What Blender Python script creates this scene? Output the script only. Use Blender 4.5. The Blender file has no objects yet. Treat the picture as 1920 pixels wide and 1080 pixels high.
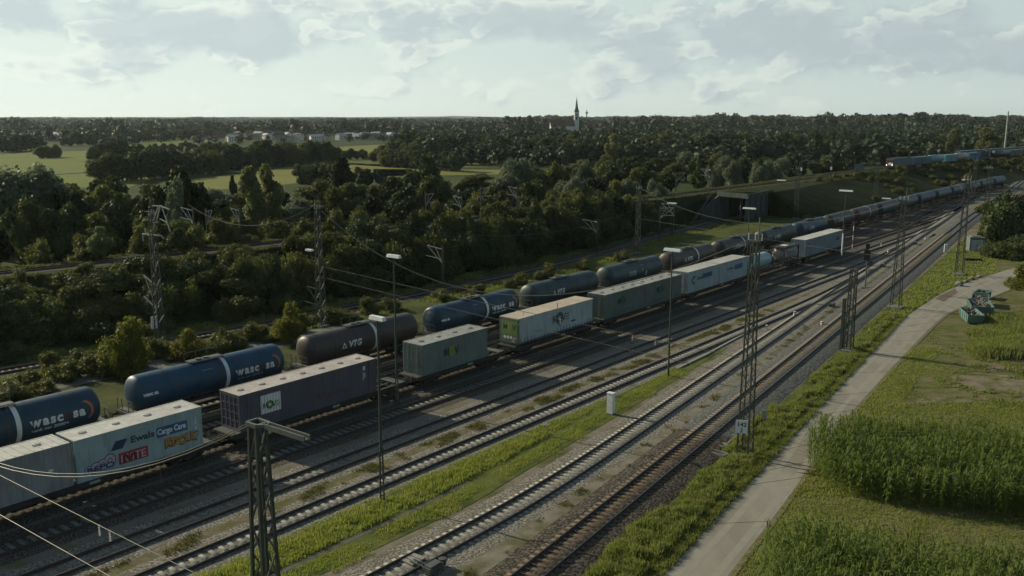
import bpy, bmesh, math, random
import numpy as np
from mathutils import Vector, Matrix, noise
R=math.radians; PI=math.pi
random.seed(7); RNG=np.random.default_rng(11)
scene=bpy.context.scene; COL=scene.collection
# ---------------------------------------------------------------- camera model
FPX=1700.0; CH=24.5; HOR=219.0
PIT=math.atan((540-HOR)/FPX); CP,SP=math.cos(PIT),math.sin(PIT)
def g(px,py,z=0.0):
    "point of the level z seen at a picture position: used to survey the site once"
    a=(px-960)/FPX; b=(540-py)/FPX
    dx,dy,dz=a,CP+b*SP,-SP+b*CP
    t=(z-CH)/dz
    return (dx*t,dy*t)
def at_dist(px,py,Y):
    a=(px-960)/FPX; b=(540-py)/FPX
    dx,dy,dz=a,CP+b*SP,-SP+b*CP
    t=Y/dy
    return (dx*t,Y,CH+dz*t)
AZA,AZB=38.8,32.2
def dirs(az):
    a=R(az); return (math.sin(a),math.cos(a)),(math.cos(a),-math.sin(a))
def put(az,u,t):
    d,n=dirs(az); return (u*n[0]+t*d[0],u*n[1]+t*d[1])
def A(u,t): return put(AZA,u,t)
def B(u,t): return put(AZB,u,t)
RZA,RZB=R(90-AZA),R(90-AZB)
# ---------------------------------------------------------------- mesh builder
class MB:
    def __init__(s): s.v=[]; s.f=[]; s.m=[]
    def add(s,vs,fs,mi=0):
        o=len(s.v); s.v+= [tuple(v) for v in vs]; s.f+=[tuple(i+o for i in f) for f in fs]; s.m+=[mi]*len(fs); return s
    def box(s,x0,x1,y0,y1,z0,z1,mi=0):
        vs=[(x0,y0,z0),(x1,y0,z0),(x1,y1,z0),(x0,y1,z0),(x0,y0,z1),(x1,y0,z1),(x1,y1,z1),(x0,y1,z1)]
        return s.add(vs,[(0,3,2,1),(4,5,6,7),(0,1,5,4),(1,2,6,5),(2,3,7,6),(3,0,4,7)],mi)
    def bar(s,p,q,w,h=None,mi=0,up=(0,0,1)):
        h=h or w; p=Vector(p); q=Vector(q); d=(q-p)
        if d.length<1e-6: return s
        d.normalize(); u=Vector(up)
        if abs(d.dot(u))>.98: u=Vector((1,0,0))
        a=d.cross(u).normalized()*(w/2); b=a.cross(d).normalized()*(h/2)
        vs=[p-a-b,p+a-b,p+a+b,p-a+b,q-a-b,q+a-b,q+a+b,q-a+b]
        return s.add(vs,[(0,3,2,1),(4,5,6,7),(0,1,5,4),(1,2,6,5),(2,3,7,6),(3,0,4,7)],mi)
    def cyl(s,p,q,r,r2=None,n=12,mi=0,cap=True):
        r2=r if r2 is None else r2; p=Vector(p); q=Vector(q); d=(q-p).normalized(); u=Vector((0,0,1))
        if abs(d.dot(u))>.98: u=Vector((1,0,0))
        a=d.cross(u).normalized(); b=a.cross(d)
        vs=[]
        for i in range(n):
            t=2*PI*i/n; e=a*math.cos(t)+b*math.sin(t); vs+= [p+e*r,q+e*r2]
        fs=[(2*i,2*((i+1)%n),2*((i+1)%n)+1,2*i+1) for i in range(n)]
        if cap: fs+=[tuple(2*i for i in range(n))[::-1],tuple(2*i+1 for i in range(n))]
        return s.add(vs,fs,mi)
    def tube(s,pts,r,n=5,mi=0):
        pts=[Vector(p) for p in pts]; vs=[]; N=len(pts)
        for k,p in enumerate(pts):
            d=(pts[min(k+1,N-1)]-pts[max(k-1,0)]).normalized(); u=Vector((0,0,1))
            if abs(d.dot(u))>.98: u=Vector((1,0,0))
            a=d.cross(u).normalized(); b=a.cross(d)
            rr=r[k] if isinstance(r,(list,tuple)) else r
            for i in range(n):
                t=2*PI*i/n; vs.append(p+(a*math.cos(t)+b*math.sin(t))*rr)
        fs=[]
        for k in range(N-1):
            for i in range(n):
                j=(i+1)%n; fs.append((k*n+i,k*n+j,(k+1)*n+j,(k+1)*n+i))
        fs.append(tuple(range(n))[::-1]); fs.append(tuple((N-1)*n+i for i in range(n)))
        return s.add(vs,fs,mi)
    def prism(s,poly,z0,z1,mi=0):
        n=len(poly); vs=[(x,y,z0) for x,y in poly]+[(x,y,z1) for x,y in poly]
        return s.add(vs,[tuple(range(n))[::-1],tuple(range(n,2*n))]+[(i,(i+1)%n,(i+1)%n+n,i+n) for i in range(n)],mi)
    def lathe(s,axis_pts,n=28,mi=0,cy=0,cz=0):
        "profile list of (x,r) turned round the X axis at y=cy, z=cz"
        vs=[]
        for x,r in axis_pts:
            for i in range(n):
                t=2*PI*i/n; vs.append((x,cy+r*math.sin(t),cz+r*math.cos(t)))
        fs=[]
        for k in range(len(axis_pts)-1):
            for i in range(n):
                j=(i+1)%n; fs.append((k*n+i,k*n+j,(k+1)*n+j,(k+1)*n+i))
        return s.add(vs,fs,mi)
    def mesh(s,name,mats,smooth=False):
        me=bpy.data.meshes.new(name); me.from_pydata(s.v,[],s.f)
        for m in (mats if isinstance(mats,(list,tuple)) else [mats]): me.materials.append(m)
        if any(s.m): me.polygons.foreach_set('material_index',s.m)
        if smooth: me.polygons.foreach_set('use_smooth',[True]*len(me.polygons))
        me.update(); return me
    def build(s,name,mats,parent=None,smooth=False,loc=(0,0,0),rz=0,**kw):
        return link(name,s.mesh(name,mats,smooth),parent,loc,rz,**kw)
def link(name,me,parent=None,loc=(0,0,0),rz=0,label=None,cat=None,group=None,kind=None,scale=None):
    o=bpy.data.objects.new(name,me); COL.objects.link(o)
    o.location=(loc[0],loc[1],loc[2] if len(loc)>2 else 0); o.rotation_euler=(0,0,rz)
    if scale is not None: o.scale=scale
    if parent is not None: o.parent=parent
    tag(o,label,cat,group,kind); return o
def tag(o,label=None,cat=None,group=None,kind=None):
    if label: o['label']=label
    if cat: o['category']=cat
    if group: o['group']=group
    if kind: o['kind']=kind
    return o
def thing(name,label,cat,loc=(0,0,0),rz=0,group=None,kind=None):
    return link(name,None,None,loc,rz,label,cat,group,kind)
def copy_tree(o,parent=None):
    c=o.copy(); COL.objects.link(c)
    if parent is not None: c.parent=parent
    for ch in list(o.children): copy_tree(ch,c)
    return c
def np_mesh(name,V,F,mats,smooth=False,mi=None):
    "V (n,3), F (m,k) arrays"
    me=bpy.data.meshes.new(name); n=len(V); m,k=F.shape
    me.vertices.add(n); me.vertices.foreach_set('co',V.astype(np.float32).ravel())
    me.loops.add(m*k); me.loops.foreach_set('vertex_index',F.astype(np.int32).ravel())
    me.polygons.add(m); me.polygons.foreach_set('loop_start',np.arange(0,m*k,k,dtype=np.int32))
    for mm in (mats if isinstance(mats,(list,tuple)) else [mats]): me.materials.append(mm)
    if mi is not None: me.polygons.foreach_set('material_index',mi.astype(np.int32))
    me.update(calc_edges=True)
    if smooth: me.polygons.foreach_set('use_smooth',np.ones(m,dtype=bool))
    return me
# ---------------------------------------------------------------- materials
def _nt(name):
    m=bpy.data.materials.new(name); m.use_nodes=True; nt=m.node_tree
    return m,nt,nt.nodes['Principled BSDF']
def c4(c): return (c[0],c[1],c[2],1)
def mat(name,c1,c2=None,rough=.6,metal=0,scale=3.0,detail=4,bump=0,bscale=None,stretch=None,rnd=0,spec=None,lo=.35,hi=.65,c3=None,s3=.3,c3r=(.47,.6)):
    m,nt,bs=_nt(name); N=nt.nodes; L=nt.links
    spec=(.06 if rough>=.85 else .5) if spec is None else spec
    bs.inputs['Roughness'].default_value=rough; bs.inputs['Metallic'].default_value=metal
    bs.inputs['Specular IOR Level'].default_value=spec
    if c2 is None and not rnd and not bump:
        bs.inputs['Base Color'].default_value=c4(c1); return m
    tc=N.new('ShaderNodeTexCoord'); vec=tc.outputs['Object']
    if stretch:
        mp=N.new('ShaderNodeMapping'); mp.inputs['Scale'].default_value=stretch; L.new(vec,mp.inputs[0]); vec=mp.outputs[0]
    c2=c2 or tuple(x*.8 for x in c1)
    no=N.new('ShaderNodeTexNoise'); no.inputs['Scale'].default_value=scale; no.inputs['Detail'].default_value=detail; no.inputs['Roughness'].default_value=.62
    L.new(vec,no.inputs['Vector'])
    mr=N.new('ShaderNodeMapRange'); mr.inputs[1].default_value=lo; mr.inputs[2].default_value=hi; L.new(no.outputs[0],mr.inputs[0])
    mx=N.new('ShaderNodeMix'); mx.data_type='RGBA'; mx.inputs[6].default_value=c4(c1); mx.inputs[7].default_value=c4(c2); L.new(mr.outputs[0],mx.inputs[0])
    out=mx.outputs[2]
    if c3:
        n3=N.new('ShaderNodeTexNoise'); n3.inputs['Scale'].default_value=s3; n3.inputs['Detail'].default_value=6; n3.inputs['Roughness'].default_value=.65; L.new(vec,n3.inputs['Vector'])
        r3=N.new('ShaderNodeMapRange'); r3.inputs[1].default_value=c3r[0]; r3.inputs[2].default_value=c3r[1]; L.new(n3.outputs[0],r3.inputs[0])
        m3=N.new('ShaderNodeMix'); m3.data_type='RGBA'; L.new(out,m3.inputs[6]); m3.inputs[7].default_value=c4(c3); L.new(r3.outputs[0],m3.inputs[0]); out=m3.outputs[2]
    if rnd:
        oi=N.new('ShaderNodeObjectInfo'); hs=N.new('ShaderNodeHueSaturation')
        r1=N.new('ShaderNodeMapRange'); r1.inputs[3].default_value=1-rnd; r1.inputs[4].default_value=1+rnd; L.new(oi.outputs['Random'],r1.inputs[0]); L.new(r1.outputs[0],hs.inputs['Value'])
        mm=N.new('ShaderNodeMath'); mm.operation='MULTIPLY_ADD'; mm.inputs[1].default_value=7.31; mm.inputs[2].default_value=0; L.new(oi.outputs['Random'],mm.inputs[0])
        fr=N.new('ShaderNodeMath'); fr.operation='FRACT'; L.new(mm.outputs[0],fr.inputs[0])
        r2=N.new('ShaderNodeMapRange'); r2.inputs[3].default_value=.482; r2.inputs[4].default_value=.518; L.new(fr.outputs[0],r2.inputs[0]); L.new(r2.outputs[0],hs.inputs['Hue'])
        L.new(out,hs.inputs['Color']); out=hs.outputs[0]
    L.new(out,bs.inputs['Base Color'])
    if bump:
        nb=N.new('ShaderNodeTexNoise'); nb.inputs['Scale'].default_value=bscale or scale*4; nb.inputs['Detail'].default_value=3; L.new(vec,nb.inputs['Vector'])
        bp=N.new('ShaderNodeBump'); bp.inputs['Strength'].default_value=bump; bp.inputs['Distance'].default_value=.05; L.new(nb.outputs[0],bp.inputs['Height']); L.new(bp.outputs[0],bs.inputs['Normal'])
    return m
def leafmat(name,c1,c2,rnd=.25,trans=.35,scale=1.2):
    m=mat(name,c1,c2,rough=.65,scale=scale,rnd=rnd,spec=.25,lo=.3,hi=.7)
    nt=m.node_tree; N=nt.nodes; L=nt.links; bs=N['Principled BSDF']; out=N['Material Output']
    tr=N.new('ShaderNodeBsdfTranslucent'); src=bs.inputs['Base Color'].links[0].from_socket
    hs=N.new('ShaderNodeHueSaturation'); hs.inputs['Saturation'].default_value=1.15; hs.inputs['Value'].default_value=1.35; L.new(src,hs.inputs['Color']); L.new(hs.outputs[0],tr.inputs[0])
    ms=N.new('ShaderNodeMixShader'); ms.inputs[0].default_value=trans; L.new(bs.outputs[0],ms.inputs[1]); L.new(tr.outputs[0],ms.inputs[2]); L.new(ms.outputs[0],out.inputs[0])
    return m
def paint(name,c,dirt=(.10,.085,.07),amt=.55,rough=.5,lo=.5,hi=.75,streak=True,sc=.8):
    "painted steel with rust and grime running down it"
    m,nt,bs=_nt(name); N=nt.nodes; L=nt.links
    bs.inputs['Roughness'].default_value=rough; bs.inputs['Specular IOR Level'].default_value=.35
    tc=N.new('ShaderNodeTexCoord'); mp=N.new('ShaderNodeMapping'); mp.inputs['Scale'].default_value=(1,1,.16) if streak else (1,1,1); L.new(tc.outputs['Object'],mp.inputs[0])
    n1=N.new('ShaderNodeTexNoise'); n1.inputs['Scale'].default_value=2.2*sc; n1.inputs['Detail'].default_value=6; n1.inputs['Roughness'].default_value=.65; L.new(mp.outputs[0],n1.inputs['Vector'])
    n2=N.new('ShaderNodeTexNoise'); n2.inputs['Scale'].default_value=.55; n2.inputs['Detail'].default_value=5; L.new(tc.outputs['Object'],n2.inputs['Vector'])
    mr=N.new('ShaderNodeMapRange'); mr.inputs[1].default_value=lo; mr.inputs[2].default_value=hi; mr.inputs[4].default_value=amt; L.new(n1.outputs[0],mr.inputs[0])
    mv=N.new('ShaderNodeMapRange'); mv.inputs[1].default_value=.3; mv.inputs[2].default_value=.7; mv.inputs[3].default_value=.82; mv.inputs[4].default_value=1.12; L.new(n2.outputs[0],mv.inputs[0])
    hv=N.new('ShaderNodeHueSaturation'); hv.inputs['Color'].default_value=c4(c); L.new(mv.outputs[0],hv.inputs['Value'])
    mx=N.new('ShaderNodeMix'); mx.data_type='RGBA'; L.new(mr.outputs[0],mx.inputs[0]); L.new(hv.outputs[0],mx.inputs[6]); mx.inputs[7].default_value=c4(dirt); L.new(mx.outputs[2],bs.inputs['Base Color'])
    return m
MT={}
def M(name,*a,**k):
    if name not in MT: MT[name]=mat(name,*a,**k)
    return MT[name]
# ---------------------------------------------------------------- world, sun, camera
SUN_AZ=-58.0; SUN_EL=25.0
def build_world():
    w=bpy.data.worlds.new('World'); scene.world=w; w.use_nodes=True; nt=w.node_tree; N=nt.nodes; L=nt.links
    N.clear(); out=N.new('ShaderNodeOutputWorld'); bg=N.new('ShaderNodeBackground'); L.new(bg.outputs[0],out.inputs[0])
    bg.inputs[1].default_value=SKY_STR
    sky=N.new('ShaderNodeTexSky'); sky.sky_type='NISHITA'; sky.sun_disc=False; sky.sun_elevation=R(SUN_EL); sky.sun_rotation=R(SUN_AZ); sky.air_density=1.0; sky.dust_density=1.5; sky.ozone_density=1.0
    tc=N.new('ShaderNodeTexCoord'); sep=N.new('ShaderNodeSeparateXYZ'); L.new(tc.outputs['Generated'],sep.inputs[0])
    def math_(op,a,b=None,c=None):
        n=N.new('ShaderNodeMath'); n.operation=op
        for i,x in enumerate((a,b,c)):
            if x is None: continue
            if isinstance(x,(int,float)): n.inputs[i].default_value=x
            else: L.new(x,n.inputs[i])
        return n.outputs[0]
    az=math_('ARCTAN2',sep.outputs[0],sep.outputs[1]); el=math_('ARCSINE',sep.outputs[2])
    def noi(dx,dz,scale,det,off=0,rough=.55,zs=3.4,w=0):
        cb=N.new('ShaderNodeCombineXYZ')
        L.new(math_('ADD',az,dx+off),cb.inputs[0]); L.new(math_('MULTIPLY',math_('ADD',el,dz),zs),cb.inputs[1]); cb.inputs[2].default_value=w
        n=N.new('ShaderNodeTexNoise'); n.noise_dimensions='2D'; n.inputs['Scale'].default_value=scale; n.inputs['Detail'].default_value=det; n.inputs['Roughness'].default_value=rough
        L.new(cb.outputs[0],n.inputs['Vector']); return n.outputs[0]
    def mr(x,a,b,c=0,d=1,sm=True):
        n=N.new('ShaderNodeMapRange'); n.inputs[1].default_value=a; n.inputs[2].default_value=b; n.inputs[3].default_value=c; n.inputs[4].default_value=d
        if sm: n.interpolation_type='SMOOTHSTEP'
        L.new(x,n.inputs[0]); return n.outputs[0]
    def mix(f,a,b):
        n=N.new('ShaderNodeMix'); n.data_type='RGBA'
        if isinstance(f,(int,float)): n.inputs[0].default_value=f
        else: L.new(f,n.inputs[0])
        for i,x in ((6,a),(7,b)):
            if isinstance(x,tuple): n.inputs[i].default_value=c4(x)
            else: L.new(x,n.inputs[i])
        return n.outputs[2]
    def vor(dx,dz,scale):
        cb=N.new('ShaderNodeCombineXYZ'); wn=noi(dx,dz,14,3,CL_OFF+5,.55,2.2)
        L.new(math_('ADD',math_('ADD',az,dx+CL_OFF),math_('MULTIPLY',wn,.05)),cb.inputs[0]); L.new(math_('MULTIPLY',math_('ADD',math_('ADD',el,dz),math_('MULTIPLY',wn,.03)),1.5),cb.inputs[1])
        v=N.new('ShaderNodeTexVoronoi'); v.feature='F1'; v.voronoi_dimensions='2D'; v.inputs['Scale'].default_value=scale; v.inputs['Detail'].default_value=2; v.inputs['Roughness'].default_value=.5
        L.new(cb.outputs[0],v.inputs['Vector']); return v.outputs['Distance']
    def puff(dx,dz): return math_('SUBTRACT',noi(dx,dz,8,7,CL_OFF,.56,zs=2.1),math_('MULTIPLY',vor(dx,dz,16),.33))
    masses=[(230,60,330,42,1),(470,95,150,38,.8),(90,135,150,22,.6),(820,62,110,42,.9),(1110,95,190,42,1),(1500,80,230,55,1.15),(1790,120,170,38,1),(1000,30,260,26,.7),(-300,80,300,50,1),(2200,90,280,55,1),(620,15,160,16,.5)]
    tot=None
    for (px,py,rx,ry,wt) in masses:
        a0=math.atan((px-960)/1730); e0=(219-py)/1730
        q=math_('ADD',math_('POWER',math_('DIVIDE',math_('ABSOLUTE',math_('SUBTRACT',az,a0)),rx/1730),2.0),math_('POWER',math_('DIVIDE',math_('ABSOLUTE',math_('SUBTRACT',el,e0)),ry/1730),2.0))
        gq=math_('MULTIPLY',math_('EXPONENT',math_('MULTIPLY',q,-1.0)),wt); tot=gq if tot is None else math_('ADD',tot,gq)
    tot=math_('MINIMUM',tot,1.25)
    # away from the surveyed masses (higher up, behind) a plain broken cover
    big=noi(0,0,3.6,2,CL_OFF,w=1.7,zs=2.6)
    d0=puff(0,0); d1=puff(-.009,.011)
    body=math_('ADD',math_('ADD',math_('MULTIPLY',tot,.26),math_('MULTIPLY',d0,.72)),math_('MULTIPLY',big,.18))
    cover=mr(body,CL_T0,CL_T1)
    lit=mr(math_('SUBTRACT',d0,d1),-.02,.075)
    edge=mr(body,CL_T0+.04,CL_T1+.10,1,.06)
    lit=math_('MULTIPLY',lit,edge)
    az_l=mr(az,R(-35),R(32),1,0)
    clear=mix(az_l,(4.9,5.9,5.75),(7.3,8.3,7.7))
    horiz=mix(az_l,(5.5,6.3,6.0),(7.9,8.7,7.8))
    base=mix(mr(el,R(.3),R(4.0)),horiz,clear)
    grey=mix(az_l,(4.3,5.0,5.2),(5.5,6.4,6.45)); white=mix(az_l,(7.2,7.9,7.1),(8.9,9.5,8.5))
    cl=mix(lit,grey,white)
    vis=mix(math_('MULTIPLY',cover,.95),base,cl)
    f=mr(el,R(8),R(22))              # higher up the plain physical sky takes over
    f2=mr(math_('ABSOLUTE',az),R(50),R(100))
    hi=mix(math_('MULTIPLY',cover,.5),mix(.25,sky.outputs[0],(1.5,2.1,1.75)),(1.6,2.05,1.85))
    fin=mix(math_('MAXIMUM',f,math_('MULTIPLY',f2,.8)),vis,hi)
    low=mr(el,R(-3),R(-.2)); fin=mix(low,(1.2,1.3,1.2),fin)
    L.new(fin,bg.inputs[0])
    su=bpy.data.lights.new('sun','SUN'); su.energy=SUN_STR; su.angle=R(.6); su.color=(.99,.90,.65)
    so=bpy.data.objects.new('sun',su); COL.objects.link(so); so.rotation_euler=(R(90-SUN_EL),0,R(180)-R(SUN_AZ)+PI*0)
    d=Vector((math.sin(R(SUN_AZ))*math.cos(R(SUN_EL)),math.cos(R(SUN_AZ))*math.cos(R(SUN_EL)),math.sin(R(SUN_EL))))
    so.rotation_euler=d.to_track_quat('Z','Y').to_euler(); so.location=(-100,60,80)
    cam=bpy.data.cameras.new('camera'); cam.sensor_width=36; cam.lens=36*FPX/1920; cam.clip_end=90000; cam.clip_start=.5
    co=bpy.data.objects.new('camera',cam); COL.objects.link(co); co.location=(0,0,CH); co.rotation_euler=(PI/2-PIT,0,0); scene.camera=co
    vs=scene.view_settings; vs.view_transform='Standard'; vs.look='None'; vs.gamma=1; vs.exposure=EXPO; vs.use_curve_mapping=False
HAZE=4e-5
SKY_STR=.1; SUN_STR=5.0; EXPO=0.1; CL_OFF=3.3; CL_T0=.30; CL_T1=.52
build_world()
# ---- shared materials
STEEL=paint('galvanised_steel',(.085,.095,.085),(.05,.035,.025),.7,.55,.45,.7)
STEELD=paint('weathered_green_steel',(.040,.052,.042),(.035,.024,.016),.7,.6,.45,.7)
WHITE=paint('white_enamel',(.62,.64,.62),(.3,.29,.26),.4,.4)
LAMPW=M('lamp_white',(.75,.77,.74),(.6,.62,.6),.35)
RUST=M('rusty_rail_side',(.035,.024,.018),(.055,.036,.025),.75,scale=5)
RAILTOP=M('worn_rail_top',(.12,.12,.12),(.08,.075,.07),.3,metal=.85,scale=2)
RAILDULL=M('dull_rail_top',(.05,.048,.045),(.035,.03,.026),.5,metal=.4,scale=2)
UNDER=paint('underframe_grime',(.030,.029,.027),(.055,.04,.03),.6,.75,.45,.7)
WHEEL=M('wheel_steel',(.028,.025,.022),(.05,.04,.032),.6,metal=.3)
CERAM=M('insulator_ceramic',(.42,.4,.36),(.3,.26,.2),.3,scale=12)
BLACK=M('black_rubber',(.012,.012,.012),None,.6)
BARK=M('bark',(.045,.036,.026),(.025,.02,.015),.9,scale=4,stretch=(1,1,.2))
CONCB=M('bridge_concrete',(.085,.10,.095),(.05,.06,.056),.9,scale=.8,detail=8,stretch=(1,1,.4))
CONC=M('concrete',(.20,.205,.19),(.13,.135,.125),.85,scale=1.5,detail=8,bump=.15,stretch=(1,1,.4))
# ---- ground -----------------------------------------------------------------
def quad_sheet(name,poly,z,m,label=None,cat=None,kind='structure'):
    from mathutils.geometry import tessellate_polygon
    P=[Vector((x,y,0)) for x,y in poly]; b=MB(); fs=[]
    for t in tessellate_polygon([P]):
        a,c,e=(P[i] for i in t); fs.append(tuple(t) if (c-a).cross(e-a).z>0 else tuple(t)[::-1])
    b.add([(x,y,z) for x,y in poly],fs)
    return b.build(name,m,label=label,cat=cat,kind=kind)
def strip(name,az,u0,u1,t0,t1,z,m,seg=1):
    b=MB(); n=seg
    for i in range(n):
        a=t0+(t1-t0)*i/n; c=t0+(t1-t0)*(i+1)/n
        p=[put(az,u0,a),put(az,u1,a),put(az,u1,c),put(az,u0,c)]
        b.add([(x,y,z) for x,y in p],[(0,1,2,3)])
    return b.build(name,m,kind='structure')
G_LAND=mat('far_land',(.030,.048,.016),(.055,.070,.022),.95,scale=.02,detail=8,c3=(.022,.034,.014),s3=.006)
quad_sheet('ground',[(-9400,-300),(9400,-300),(9400,9400),(-9400,9400)],-.03,G_LAND)
G_YARD=mat('yard_soil',(.135,.120,.088),(.190,.168,.126),.95,scale=.9,detail=9,bump=.5,bscale=9,c3=(.080,.085,.035),s3=.22,lo=.3,hi=.7)
G_DARK=mat('oiled_yard_soil',(.085,.082,.070),(.125,.118,.100),.95,scale=.6,detail=9,bump=.3,bscale=8,lo=.3,hi=.7)
G_SAND=mat('light_path_grit',(.200,.185,.150),(.140,.128,.100),.95,scale=.8,detail=9,bump=.3,bscale=14,c3=(.10,.095,.05),s3=.35)
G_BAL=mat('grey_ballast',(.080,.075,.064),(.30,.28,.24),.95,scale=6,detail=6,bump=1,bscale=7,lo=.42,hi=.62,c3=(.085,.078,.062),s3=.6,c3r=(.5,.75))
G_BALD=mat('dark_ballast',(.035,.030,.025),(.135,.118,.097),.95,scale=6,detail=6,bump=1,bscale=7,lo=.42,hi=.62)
G_GRASS=mat('rough_grass',(.075,.092,.022),(.110,.122,.034),.95,scale=.9,detail=8,bump=.8,bscale=7,c3=(.045,.060,.016),s3=.3)
G_MEADOW=mat('dry_meadow',(.060,.078,.020),(.125,.120,.048),.95,scale=.9,detail=10,bump=1,bscale=5,c3=(.165,.140,.090),s3=.22,stretch=(.7,1.5,1),lo=.4,hi=.6,c3r=(.44,.72))
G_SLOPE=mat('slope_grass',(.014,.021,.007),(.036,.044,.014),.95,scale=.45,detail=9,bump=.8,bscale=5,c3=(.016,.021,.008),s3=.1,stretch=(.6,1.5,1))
G_ROAD=mat('farm_road_concrete',(.265,.250,.215),(.225,.212,.182),.9,scale=.35,detail=9,bump=.08,bscale=20,c3=(.205,.19,.16),s3=.25,stretch=(1,.35,1))
strip('yard_ground',AZA,-66,-42,-70,470,-.012,G_YARD,6)
quad_sheet('yard_ground',[A(-42,-70),B(-14.5,-70),B(-14.5,215),B(-24,360),A(-66,470),A(-42,470)],-.016,G_YARD)
quad_sheet('track_bed',[A(-70.5,-70),A(-66,-70),A(-66,470),A(-70.5,470)],-.013,G_DARK)
quad_sheet('grass_bank',[A(-100,-70),A(-70.4,-70),A(-70.4,470),A(-84,470),A(-90,180)],-.014,mat('scrub_ground',(.050,.062,.020),(.085,.085,.032),.95,scale=.5,detail=9,bump=.8,bscale=6,c3=(.035,.045,.015),s3=.2))
strip('service_path',AZA,-56.0,-54.1,-60,330,.0,G_DARK,6)
strip('service_path',AZA,-52.2,-49.3,-60,330,.0,mat('worn_grit',(.13,.125,.108),(.165,.155,.13),.95,scale=.4,detail=9,bump=.2,bscale=14,c3=(.115,.11,.06),s3=.5),6)
strip('service_path',AZB,-26.9,-24.8,12,92,.0,G_SAND,6)
strip('service_path',AZB,-26.9,-24.8,92,210,.0,mat('far_path_grit',(.140,.128,.100),(.085,.080,.062),.95,scale=.7,detail=9,bump=.4,bscale=9,c3=(.065,.065,.032),s3=.3),6)
quad_sheet('grass_field',[B(-18.6,-60),B(80,-60),B(120,150),B(220,400),B(40,600),B(-20,520),B(-14,215)],-.02,G_MEADOW)
# road: farm track beside the line, bending off to the right
roadL=[B(-17.3,-50),g(1242.5,1080),g(1440,867.5),g(1514.6,765.5),g(1642,650),g(1680,609),g(1759.4,554),g(1815,530),g(1897,503.5),g(1990,478),g(2150,455)]
roadR=[B(-14.2,-50),g(1365,1080),g(1538.5,845),g(1614,753.5),g(1709.8,650),g(1764,597),g(1800,577),g(1860,556),g(1930,528),g(2010,502),g(2180,478)]
def smooth(pts,n=6):
    out=[]
    P=[pts[0]]+list(pts)+[pts[-1]]
    for i in range(1,len(P)-2):
        for k in range(n):
            t=k/n; q=[]
            for c in range(len(P[0])):
                p0,p1,p2,p3=P[i-1][c],P[i][c],P[i+1][c],P[i+2][c]
                q.append(.5*((2*p1)+(-p0+p2)*t+(2*p0-5*p1+4*p2-p3)*t*t+(-p0+3*p1-3*p2+p3)*t**3))
            out.append(tuple(q))
    out.append(tuple(pts[-1])); return out
rl,rr=smooth(roadL),smooth(roadR)
b=MB()
for i in range(len(rl)-1):
    p=[rl[i],rr[i],rr[i+1],rl[i+1]]; b.add([(x,y,.015) for x,y in p],[(0,1,2,3)])
b.build('road',G_ROAD,kind='structure')
b=MB(); k=0
for i in range(1,len(rl)-1,2):
    f=random.random(); a=Vector((*rl[i],.02)); c=Vector((*rr[i],.02)); b.bar(a.lerp(c,.01),a.lerp(c,.99),.05,.006)
b.build('road_joint',mat('tar_joint',(.09,.085,.075),(.13,.12,.105),.9,scale=2),kind='structure')
quad_sheet('gravel_apron',[g(1752,560),g(1790,541),g(1796,548),g(1770,566)],.019,mat('brown_gravel',(.15,.115,.085),(.11,.09,.07),.95,scale=3,detail=6))
TYRE=mat('tyre_worn_concrete',(.235,.222,.19),(.262,.248,.212),.9,scale=1.3,detail=8)
ROADC=[(a[0],a[1]) for a in rl]
# dark verge and worn edge along the road
def offset_poly(pts,o):
    r=[]
    for i,p in enumerate(pts):
        a=pts[max(i-1,0)]; c=pts[min(i+1,len(pts)-1)]; dx,dy=c[0]-a[0],c[1]-a[1]; l=math.hypot(dx,dy) or 1
        r.append((p[0]+dy/l*o,p[1]-dx/l*o))
    return r
def band(name,pts,o0,o1,z0,z1,m,**k):
    a=offset_poly(pts,o0); c=offset_poly(pts,o1); b=MB()
    for i in range(len(pts)-1):
        b.add([(a[i][0],a[i][1],z0),(c[i][0],c[i][1],z1),(c[i+1][0],c[i+1][1],z1),(a[i+1][0],a[i+1][1],z0)],[(0,1,2,3)])
    return b.build(name,m,kind='structure',**k)
band('road_wear',rl,.75,1.2,.018,.018,TYRE); band('road_wear',rl,2.2,2.65,.018,.018,TYRE)
band('verge',rr,.0,.35,.012,.012,mat('dry_road_edge',(.17,.15,.10),(.10,.10,.05),.95,scale=2,detail=6))
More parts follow.
